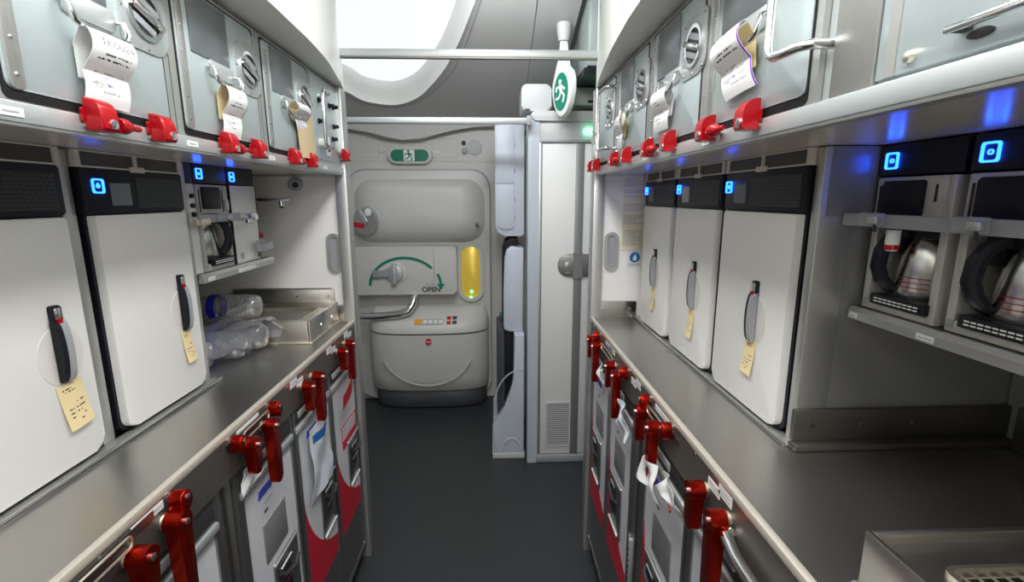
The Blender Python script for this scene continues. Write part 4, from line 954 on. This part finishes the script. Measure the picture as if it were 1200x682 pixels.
for y, who in ((1.655, 'small red knob at the far end of the right fascia'), (1.288, 'small red knob right of the far right wire loop'), (1.095, 'small red knob left of the near right wire loop'), (0.945, 'small red knob right of the near right wire loop')): lock_knob((GR, y, 1.032), RIGHT, who)
pull_table((GL, 0.960, 1.022), LEFT, 0.115, 'pull-out table with wire loop in the left fascia above the blue-lettered trolley')
pull_table((GL, 0.520, 1.028), LEFT, 0.120, 'pull-out table with wire loop in the left fascia at the bottom edge')
pull_table((GR, 1.590, 1.014), RIGHT, 0.150, 'pull-out table with wire loop in the far right fascia')
pull_table((GR, 1.082, 1.014), RIGHT, 0.115, 'pull-out table with wire loop in the near right fascia')
tag(MB().tube([(GR - 0.016, 0.665, 0.985), (GR - 0.022, 0.62, 0.982), (GR - 0.022, 0.45, 0.975), (GR - 0.016, 0.40, 0.975), (GR, 0.395, 0.975)], 0.0105, CHROME, 14).tube([(GR - 0.016, 0.665, 0.985), (GR - 0.004, 0.672, 0.985)], 0.0105, CHROME, 14).build('grab_rail'), 'chrome tube rail on the right fascia at the bottom edge', 'rail')
# bags, wrappers and crumpled paper
def crumple(loc, rz, name, label, w_, h_, seed, m, amp=0.018, tilt=0.0, cat='paper', y0=-0.03, stripe=None):
    t = thing(name, label, cat, loc, rz); rnd = random.Random(seed)
    ph = [(rnd.uniform(3, 8), rnd.uniform(3, 8), rnd.uniform(0, 6.3)) for _ in range(4)]
    def tri(a): return abs((a / PI) % 2 - 1) * 2 - 1
    def f(u, v):
        q = sum(tri(a * u + b * v * (1 if k % 2 else -1) + c) for k, (a, b, c) in enumerate(ph)) / 4
        return (w_ * (u - 0.5) * (1 - 0.25 * (v - 0.5)) + tilt * v + 0.005 * tri(4 * v + seed), y0 + amp * q, h_ * v + 0.006 * tri(4 * u + seed))
    mf = None
    if stripe: mf = lambda i, j: stripe if j in (12, 13) and i > 1 else None
    MB().grid(f, 14, 16, m, th=0.0008, mf=mf).build('sheet', t, sharp=25)
crumple((XCL, 1.375, 0.625), LEFT, 'plastic_bag', 'clear plastic bag with blue stripe hung on left trolley door', 0.150, 0.225, 5, BAG, 0.010, 0.01, 'bag', -0.020, BLUES)
crumple((XCR, 0.965, 0.868), RIGHT, 'crumpled_paper', 'crumpled white paper stuffed above the right trolley door', 0.105, 0.065, 9, PAPER, 0.020, -0.02, 'paper', -0.052)
crumple((XCR, 0.900, 0.885), RIGHT, 'crumpled_paper', 'second crumpled white sheet beside the short latch of nearest right trolley', 0.085, 0.050, 4, PAPER, 0.016, 0.0, 'paper', -0.035)
crumple((XCR, 1.262, 0.850), RIGHT, 'foil_wrapper', 'silver wrapper stuck at the top of right trolley beside the pillar', 0.075, 0.085, 12, BAG, 0.016, -0.01, 'wrapper', -0.034)
crumple((XCR, 1.555, 0.895), RIGHT, 'crumpled_paper', 'small crumpled white paper between the two farthest right trolleys', 0.06, 0.055, 13, PAPER, 0.014, 0.0, 'paper', -0.030)
crumple((XCL, 0.985, 0.896), LEFT, 'folded_paper', 'folded white papers in the head slot of the blue-lettered left trolley', 0.085, 0.045, 21, PAPER, 0.006, 0.0, 'paper', -0.020)

# ================================================================== CROSS BARS, DOOR, JUMP SEAT, LAVATORY
def cross_bar(x0, x1, y, z, h, label, ends):
    t = thing('cross_bar', label, 'bar', ((x0 + x1) / 2, y, z - h / 2))
    MB().box(x0, x1, y - 0.012, y + 0.012, z - h / 2, z + h / 2, ALUL, bev=0.003).build('bar', t, True)
    MB().box(x0, x1, y - 0.010, y + 0.010, z - h / 2 - 0.004, z - h / 2, DSTEEL).build('under_strip', t, True)
    mb = MB()
    for k in range(9): mb.box((x0 + x1) / 2 - 0.03 + k * 0.019, (x0 + x1) / 2 - 0.015 + k * 0.019, y - 0.0125, y - 0.011, z + 0.001, z + 0.0035, INKG)
    mb.build('print', t, True)
    for x in ends: MB().box(x - 0.012, x + 0.012, y - 0.018, y + 0.018, z - h / 2 - 0.01, z + h / 2 + 0.01, GRAYP, bev=0.003).build('bracket', t, True)
cross_bar(-0.545, 0.388, 1.83, 2.022, 0.026, 'upper pale metal bar spanning the aisle in front of the dome light', ())
cross_bar(-1.40, 0.190, 2.50, 1.898, 0.026, 'lower pale metal bar from behind the left galley to the lavatory corner', (0.182,))

# the aircraft door
dr = thing('door_1', 'cream aircraft exit door with bulged slide cover', 'door', (-0.52, 3.46, 0)); dr['kind'] = 'structure'
MB().prism(rrect(-1.035, -0.018, 0.02, 1.722, 0.13), 3.500, 3.522, GRAYP).build('door_seal', dr, True)
MB().prism(rrect(-1.025, -0.028, 0.02, 1.712, 0.125), 3.470, 3.52, CREAM, bev=0.008).build('door_leaf', dr, True)
def dome_panel(x0, x1, z0, z1, yb, depth, pw=4.0, nu=40, nv=34, skew=0.0):
    def f(u, v):
        a, b = 2 * u - 1, 2 * v - 1
        # squircle mapping keeps rounded corners
        X = a; Z = b
        d = max(0.0, 1 - abs(a) ** pw) ** 0.5 * max(0.0, 1 - abs(b) ** pw) ** 0.5
        return (x0 + (x1 - x0) * u, yb - depth * d * (1 + skew * b), z0 + (z1 - z0) * v)
    return f
def rounded_dome(x0, x1, z0, z1, r, yb, depth, e=0.06):
    cx, cz = (x0 + x1) / 2, (z0 + z1) / 2; hx, hz = (x1 - x0) / 2, (z1 - z0) / 2
    mb = MB(); per = rrect(x0, x1, z0, z1, r, 10); K = 12; n = len(per); vs = []; fs = []
    for k in range(K + 1):
        q = k / K; s = 1 - q
        y = yb - depth * (1 - (1 - min(1, q / 0.45)) ** 2.4) - 0.012 * q
        for (x, z) in per: vs.append((cx + (x - cx) * s, y, cz + (z - cz) * s))
    for k in range(K):
        for i in range(n):
            j = (i + 1) % n; fs.append((k * n + i, k * n + j, (k + 1) * n + j, (k + 1) * n + i))
    mb.add(vs, fs, CREAM); return mb
rounded_dome(-0.985, -0.055, 1.205, 1.655, 0.14, 3.475, 0.085).build('window_cover', dr, True, sharp=60)
MB().prism(circ(-0.115, 1.335, 0.016, 20, 0.024), 3.405, 3.42, GRAYP).prism(circ(-0.115, 1.33, 0.009, 16), 3.398, 3.41, DARK).build('cover_lock', dr, True)
# pressure gauge set into the cover's left edge
g = MB().prism(circ(-0.885, 1.360, 0.088, 36, 0.105), 3.375, 3.41, GRAYP, bev=0.004).build('gauge', dr, True)
MB().prism(circ(-0.885, 1.360, 0.078, 36, 0.094), 3.370, 3.38, CHROME).build('dial', g, True)
mb = MB().prism([(-0.960, 1.325), (-0.900, 1.315), (-0.885, 1.345), (-0.962, 1.360)], 3.360, 3.37, CARTR); lab(mb.build('red_mark', g, True), 'red mark')
MB().prism([(-0.935, 1.435), (-0.915, 1.445), (-0.868, 1.36), (-0.878, 1.33), (-0.892, 1.34)], 3.352, 3.37, GRAYP, bev=0.003).build('needle', g, True)
MB().prism(circ(-0.862, 1.425, 0.022, 20, 0.027), 3.355, 3.37, SIGNW, bev=0.004).build('lens', g, True)

# handle box with green arc
hbx = MB().prism(rrect(-0.985, -0.262, 0.850, 1.190, 0.02), 3.345, 3.475, CREAM, bev=0.016, seg=3).build('handle_box', dr, True)
Y0 = 3.345
MB().box(-0.423, -0.419, Y0 - 0.0008, Y0 + 0.002, 0.855, 1.185, INKG).build('joint_line', hbx, True)
def arcpoly(cx, cz, rx, rz, a0, a1, wd, n=30):
    o_ = []; i_ = []
    for k in range(n + 1):
        a = math.radians(a0 + (a1 - a0) * k / n); o_.append((cx + rx * math.cos(a), cz + rz * math.sin(a))); i_.append((cx + (rx - wd) * math.cos(a), cz + (rz - wd) * math.sin(a)))
    return o_ + i_[::-1]
mb = MB().prism(arcpoly(-0.628, 0.915, 0.252, 0.205, 180, 38, 0.020), Y0 - 0.0015, Y0 + 0.002, GREENP)
mb.prism(arcpoly(-0.628, 0.915, 0.262, 0.205, 24, 3, 0.020), Y0 - 0.0015, Y0 + 0.002, GREENP); mb.prism([(-0.405, 0.925), (-0.347, 0.925), (-0.374, 0.880)], Y0 - 0.0015, Y0 + 0.002, GREENP)
lab(mb.build('arrow_arc', hbx, True), 'green curved arrow')
mb = MB().text('OPEN', -0.51, Y0 - 0.0006, 0.868, 0.050, INK, bold=0.0016).text('AÇIK', -0.485, Y0 - 0.0006, 0.912, 0.028, INKG); lab(mb.build('lettering', hbx, True), 'black OPEN lettering')
mb = MB().prism(circ(-0.685, 1.005, 0.078, 36), Y0 - 0.004, Y0 + 0.004, CREAM, bev=0.003); k_ = mb.build('dial_plate', hbx, True)
mb = MB().prism(circ(-0.695, 1.0, 0.062, 30), Y0 - 0.022, Y0, ALUL, bev=0.01).prism(rrect(-0.712, -0.676, 0.925, 1.075, 0.014), Y0 - 0.045, Y0 - 0.015, ALUL, bev=0.008).prism([(-0.73, 0.975), (-0.80, 0.985), (-0.845, 0.97), (-0.845, 1.03), (-0.80, 1.02), (-0.73, 1.035)], Y0 - 0.03, Y0 - 0.01, GRAYP, bev=0.006)
lab(mb.build('rotary_handle', hbx, True), 'pale rotary handle')
# amber viewing window
wn = MB(); wn.ring(rrect(-0.262, -0.075, 0.775, 1.205, 0.09, 8), rrect(-0.236, -0.101, 0.80, 1.18, 0.068, 8), 3.44, 3.475, CREAM); wf = wn.build('viewing_window', dr, True)
lab(MB().prism(rrect(-0.238, -0.099, 0.798, 1.182, 0.068, 8), 3.455, 3.468, YWIN, bev=0.004).build('pane', wf, True), 'amber glowing pane')
lab(MB().prism(circ(-0.165, 0.845, 0.009, 14), 3.445, 3.456, GREENL).prism(circ(-0.17, 0.80, 0.009, 14), 3.445, 3.456, GREENL).build('indicator', wf, True), 'green indicator lamps')
# steel assist handle
pts = [(-1.02, 3.33, 0.705), (-0.90, 3.30, 0.705), (-0.78, 3.285, 0.710), (-0.66, 3.28, 0.722), (-0.60, 3.285, 0.745), (-0.572, 3.30, 0.785), (-0.562, 3.33, 0.825), (-0.56, 3.38, 0.838), (-0.56, 3.47, 0.838)]
lab(MB().tube(pts, 0.024, CHROME, 14, rs=[0.020, 0.024, 0.026, 0.027, 0.027, 0.026, 0.025, 0.024, 0.024]).build('assist_handle', dr, True), 'polished steel assist handle')
# slide bustle: barrel-shaped lower cover
def bustle(sec, m, name, parent):
    n = 40; vs = []; fs = []
    for (z, s, dpt) in sec:
        for k in range(n + 1):
            a = PI * k / n; c, q = math.cos(a), math.sin(a)
            X = -0.475 - 0.435 * s * math.copysign(abs(c) ** 0.62, c); Y = 3.472 - dpt * abs(q) ** 0.72
            vs.append((X, Y, z))
    W = n + 1
    for i in range(len(sec) - 1):
        for k in range(n): fs.append((i * W + k, i * W + k + 1, (i + 1) * W + k + 1, (i + 1) * W + k))
    mb = MB(); mb.add(vs, fs, m); mb.f.append(list(range(len(mb.v) - W, len(mb.v)))); mb.fm.append(0); mb.f.append(list(range(W))[::-1]); mb.fm.append(0)
    return mb.build(name, parent, True, sharp=50)
b1 = bustle([(0.135, 0.97, 0.165), (0.15, 0.985, 0.185), (0.25, 0.995, 0.215), (0.40, 1.0, 0.235), (0.578, 1.0, 0.238)], CREAM, 'slide_cover', dr)
bustle([(0.583, 0.99, 0.228), (0.588, 0.99, 0.228)], DARK, 'cover_seam', dr)
bustle([(0.590, 1.0, 0.240), (0.62, 1.0, 0.238), (0.66, 0.99, 0.215), (0.70, 0.97, 0.16), (0.735, 0.94, 0.09), (0.755, 0.92, 0.03)], CREAM, 'cover_top', dr)
lab(bustle([(0.0, 0.93, 0.15), (0.02, 0.95, 0.17), (0.125, 0.955, 0.165), (0.14, 0.95, 0.15)], mat('dark_kick', (0.055, 0.058, 0.063), 0.5), 'kick_panel', dr), 'dark grey kick panel')
mb = MB().ring(circ(-0.462, 0.535, 0.021, 24), circ(-0.462, 0.535, 0.014, 24), 3.222, 3.24, CARTR).prism(circ(-0.462, 0.535, 0.0135, 20), 3.224, 3.24, CARTR).box(-0.476, -0.448, 3.2205, 3.2222, 0.532, 0.538, SIGNW); lab(mb.build('no_entry_mark', b1, True), 'round red mark')
mb = MB().prism(arcpoly(-0.475, 0.50, 0.33, 0.30, 200, 340, 0.010), 3.24, 3.25, CREAM); mb.build('moulded_line', b1, True)
# stickers on the slanted top of the cover
mb = MB()
def stk(x0, x1, z0, z1, m):
    def yy(x, z):
        t_ = (x + 0.475) / 0.435; q = max(0.0, 1 - abs(t_) ** (2 / 0.62)) ** 0.5
        dd = 0.215 + (0.16 - 0.215) * (z - 0.66) / 0.04 if z > 0.66 else 0.238 + (0.215 - 0.238) * (z - 0.62) / 0.04
        return 3.472 - dd * q ** 0.72 - 0.006
    a = [(x0, z0), (x1, z0), (x1, z1), (x0, z1)]; mb.add([(x, yy(x, z), z) for x, z in a], [(0, 1, 2, 3)], m)
stk(-0.560, -0.505, 0.655, 0.685, ORANGE)
for k in range(4):
    stk(-0.500 + k * 0.036, -0.468 + k * 0.036, 0.655, 0.685, INKG); stk(-0.496 + k * 0.036, -0.472 + k * 0.036, 0.660, 0.680, CARD)
for k, (a, c) in enumerate(((-0.335, 0.69), (-0.295, 0.69), (-0.335, 0.665), (-0.295, 0.665))): stk(a, a + 0.030, c - 0.010, c + 0.008, CARTR if k % 2 == 0 else INK)
lab(mb.build('stickers', dr, True), 'orange and grey stickers')
# panel joints on the frame round the door and small fittings
fr_ = MB()
for (x0, x1) in ((-1.02, -0.80), (-0.43, -0.25)): fr_.ring(rrect(x0, x1, 1.80, 1.935, 0.012), rrect(x0 + 0.006, x1 - 0.006, 1.806, 1.929, 0.009), 3.517, 3.523, LINING)
for x in (-0.775, -0.395): fr_.box(x - 0.02, x + 0.02, 3.512, 3.522, 1.835, 1.845, ALUL)
fr_.prism(circ(-0.13, 1.87, 0.055, 28), 3.514, 3.523, LINING, bev=0.003); fr_.prism(circ(-0.205, 1.90, 0.016, 16), 3.512, 3.522, DARK); fr_.prism(circ(-0.200, 1.845, 0.022, 18), 3.508, 3.522, GRAYP, bev=0.004)
fr_.box(-1.42, 0.2, 3.516, 3.523, 1.775, 1.779, LINING)
struct(fr_, 'trim_4')
# exit signs
def runner(mb, cx, cz, s, y, m):
    """running figure leaving through a doorway, in the xz plane"""
    P = lambda pts: [(cx + a * s, cz + b * s) for a, b in pts]
    mb.prism(circ(cx - 0.05 * s, cz + 0.34 * s, 0.09 * s, 16), y, y + 0.002, m)
    mb.prism(P([(-0.12, 0.22), (0.06, 0.24), (0.12, -0.02), (-0.04, -0.06)]), y, y + 0.002, m)
    mb.prism(P([(0.04, 0.22), (0.30, 0.08), (0.27, 0.0), (0.06, 0.12)]), y, y + 0.002, m)
    mb.prism(P([(-0.10, 0.20), (-0.32, 0.18), (-0.34, 0.0), (-0.26, 0.0), (-0.25, 0.11), (-0.08, 0.10)]), y, y + 0.002, m)
    mb.prism(P([(0.02, -0.04), (0.12, -0.02), (0.30, -0.20), (0.20, -0.44), (0.12, -0.42), (0.19, -0.20)]), y, y + 0.002, m)
    mb.prism(P([(-0.04, -0.06), (0.06, -0.05), (-0.10, -0.28), (-0.34, -0.30), (-0.34, -0.22), (-0.14, -0.20)]), y, y + 0.002, m)
    return mb
ex = thing('exit_sign', 'oval green running-man exit sign above the aircraft door', 'exit sign', (-0.583, 3.50, 1.765))
MB().prism(rrect(-0.735, -0.425, 1.758, 1.868, 0.054, 8), 3.478, 3.52, CREAM, bev=0.010).build('housing', ex, True)
lab(MB().prism(rrect(-0.712, -0.448, 1.773, 1.853, 0.039, 8), 3.474, 3.48, GREEN).build('face', ex, True), 'dark green face')
lab(MB().box(-0.620, -0.546, 3.4715, 3.475, 1.776, 1.850, SIGNW).build('doorway', ex, True), 'white doorway')
runner(MB(), -0.583, 1.812, 0.085, 3.469, GREEN).build('running_figure', ex, True)
bl = thing('exit_sign', 'hanging leaf-shaped green exit sign above the lavatory', 'exit sign', (0.343, 2.42, 1.925), math.radians(-64))
leaf = [(a * 1.1, b * 1.1) for a, b in [(0.0, -0.02), (0.035, -0.006), (0.062, 0.035), (0.075, 0.085), (0.074, 0.125), (0.060, 0.160), (0.030, 0.185), (0.018, 0.225), (0.0, 0.30), (-0.020, 0.30), (-0.022, 0.225), (-0.04, 0.185), (-0.062, 0.160), (-0.075, 0.125), (-0.076, 0.085), (-0.062, 0.035), (-0.032, -0.006)]]
MB().prism(leaf, -0.014, 0.014, SIGNW, bev=0.006).build('blade', bl)
lab(MB().prism(circ(-0.002, 0.093, 0.059, 30, 0.086), -0.0165, -0.012, GREENP).build('face', bl), 'green oval face')
runner(MB(), -0.002, 0.096, 0.125, -0.0185, SIGNW).build('running_figure', bl)
MB().lathe([(0, 0.32), (0.024, 0.32), (0.030, 0.345), (0.034, 0.375), (0.034, 0.398)], (-0.008, 0, 0), LINING, 'z', 20).build('stem', bl)

# jump seat seen from the side
js = thing('jump_seat', 'folded crew jump seat in blue-grey shell against the lavatory wall', 'seat', (0.09, 2.75, 0))
mb = MB().prism([(0.052, 0.785), (0.060, 0.77), (0.085, 0.76), (0.165, 0.755), (0.168, 1.24), (0.10, 1.255), (0.072, 1.235), (0.060, 1.19), (0.054, 1.0)], 2.66, 3.0, BLUEG, bev=0.012, seg=3); mb.build('backrest_shell', js, True)
lab(MB().prism([(0.048, 0.80), (0.058, 0.80), (0.066, 1.2), (0.078, 1.245), (0.10, 1.262), (0.135, 1.265), (0.14, 1.29), (0.10, 1.293), (0.068, 1.275), (0.052, 1.22)], 2.70, 2.98, RUBBER, bev=0.003).build('headrest_edge', js, True), 'dark edge trim')
lab(MB().prism(rrect(0.012, 0.056, 0.22, 0.78, 0.03, rs=(0.008, 0.012, 0.022, 0.022)), 2.66, 2.98, mat('dark_seat_fabric', (0.05, 0.055, 0.065), 0.75, bump=(300, 0.3)), bev=0.01).build('seat_cushion', js, True), 'dark folded cushion')
lab(MB().prism([(0.056, 0.25), (0.105, 0.36), (0.110, 0.78), (0.056, 0.78)], 2.685, 2.95, BLACK, bev=0.004).build('fold_mechanism', js, True), 'black folding mechanism')
mb = MB().prism([(-0.012, 0.03), (0.168, 0.03), (0.168, 0.76), (0.112, 0.76), (0.108, 0.50), (0.098, 0.43), (0.06, 0.32), (0.01, 0.245), (-0.012, 0.215)], 2.60, 2.98, BLUEG, bev=0.008, seg=3); mb.build('base_shell', js, True)
MB().prism([(-0.018, 0.0), (0.172, 0.0), (0.172, 0.035), (-0.018, 0.035)], 2.595, 2.98, LINING, bev=0.006).prism(arcpoly(0.095, 0.035, 0.065, 0.095, 180, 0, 0.006), 2.594, 2.602, BLUEG).build('base_foot', js, True)
MB().prism(arcpoly(0.17, 0.36, 0.17, 0.20, 178, 92, 0.005), 2.596, 2.605, BLUEG).build('moulded_line', js, True)
lab(MB().prism(rrect(0.030, 0.062, 0.715, 0.80, 0.008), 2.96, 2.99, GREENP, bev=0.003).box(0.038, 0.054, 2.957, 2.965, 0.735, 0.775, SIGNW).build('release_tag', js, True), 'green release tag')
hd = thing('crew_cabinet', 'tall blue-grey cabinet above the jump seat, left of the lavatory post', 'cabinet', (0.09, 2.85, 1.30))
MB().prism(rrect(0.012, 0.175, 1.305, 1.925, 0.03, rs=(0.05, 0.01, 0.01, 0.02)), 2.76, 3.2, BLUEG, bev=0.012, seg=3).build('cabinet_body', hd, True)
MB().prism(rrect(0.016, 0.118, 1.345, 1.595, 0.02, rs=(0.04, 0.02, 0.002, 0.002)), 2.753, 2.77, BLUEG, bev=0.004).build('lower_door', hd, True)
MB().prism(rrect(0.016, 0.118, 1.602, 1.915, 0.02, rs=(0.002, 0.002, 0.01, 0.02)), 2.753, 2.77, BLUEG, bev=0.004).build('upper_door', hd, True)
for z in (1.40, 1.50, 1.66, 1.80): MB().box(0.119, 0.124, 2.752, 2.765, z, z + 0.02, GRAYP).build('hinge', hd, True)

# lavatory unit
lv = thing('lavatory', 'white lavatory module with grey-striped door right of the exit door', 'lavatory', (0.6, 2.6, 0))
MB().box(0.21, 1.09, 2.58, 3.5, 0.0, 1.905, LINING).build('module_body', lv, True)
MB().prism(rrect(0.183, 0.240, 0.0, 1.915, 0.02, rs=(0.0, 0.0, 0.0, 0.02)), 2.545, 2.70, BLUEG, bev=0.012, seg=3).build('corner_post', lv, True)
MB().prism(rrect(0.195, 1.09, 1.905, 1.952, 0.02), 2.535, 3.4, LINING, bev=0.014, seg=3).build('top_cap', lv, True)
MB().box(0.238, 1.09, 2.552, 2.60, 1.812, 1.906, LINING, bev=0.004).build('header', lv, True)
MB().box(0.236, 1.09, 2.546, 2.58, 1.800, 1.814, GRAYP, bev=0.002).build('header_trim', lv, True)
ld = MB().box(0.256, 1.08, 2.556, 2.60, 0.05, 1.798, PANEL, bev=0.003).build('lavatory_door', lv, True)
lab(MB().box(0.237, 0.254, 2.550, 2.58, 0.03, 1.80, ALU, bev=0.002).build('door_jamb', lv, True), 'aluminium jamb')
lab(MB().box(0.432, 0.476, 2.551, 2.57, 0.05, 1.798, mat('grey_stripe', (0.23, 0.235, 0.24), 0.4, 0.3), bev=0.001).build('grey_stripe', ld, True), 'dark grey vertical stripe')
lab(MB().prism(rrect(0.345, 0.66, 1.100, 1.222, 0.058, 8), 2.546, 2.56, mat('handle_plate_grey', (0.25, 0.245, 0.23), 0.35, 0.6), bev=0.004).build('handle_plate', ld, True), 'grey rounded handle plate')
MB().box(0.428, 0.479, 2.5435, 2.553, 1.09, 1.232, MATS['grey_stripe']).build('plate_bridge', ld, True)
for z in (1.20, 1.120): MB().box(0.385, 0.412, 2.5445, 2.547, z, z + 0.005, INKG).build('plate_text', ld, True)
MB().prism(rrect(0.382, 0.418, 1.145, 1.18, 0.015), 2.5445, 2.55, ALU, bev=0.002).build('finger_pull', ld, True)
vg = MB(); vg.ring(rrect(0.288, 0.432, 0.098, 0.372, 0.016), rrect(0.298, 0.422, 0.108, 0.362, 0.010), 2.549, 2.56, LINING); vo = vg.build('vent_grille', ld, True)
MB().prism(rrect(0.297, 0.423, 0.107, 0.363, 0.010), 2.552, 2.558, LOUV).build('louvres', vo, True)
lab(MB().box(0.232, 1.08, 2.542, 2.60, 0.0, 0.046, GRAYP, bev=0.008).build('kick_strip', lv, True), 'grey kick strip')
gl = thing('indicator_light', 'glowing green indicator light on the lavatory header', 'light', (0.52, 2.54, 1.84))
lab(MB().prism(rrect(0.468, 0.562, 1.836, 1.872, 0.017, 6), 2.536, 2.553, GREENL, bev=0.004).build('lens', gl, True), 'glowing green lens')
mb = MB()
for k in range(4): mb.box(0.500 + k * 0.013, 0.510 + k * 0.013, 2.5505, 2.553, 1.884, 1.889, INKG)
mb.build('caption', gl, True)
wbx = thing('white_box', 'small rounded white box on top of the lavatory corner', 'box', (0.22, 2.62, 1.952))
MB().prism(rrect(0.148, 0.300, 1.953, 2.082, 0.022), 2.55, 2.75, LINING, bev=0.012, seg=3).build('shell', wbx, True)
MB().box(0.165, 0.19, 2.545, 2.56, 1.955, 1.963, DARK).build('clip', wbx, True)
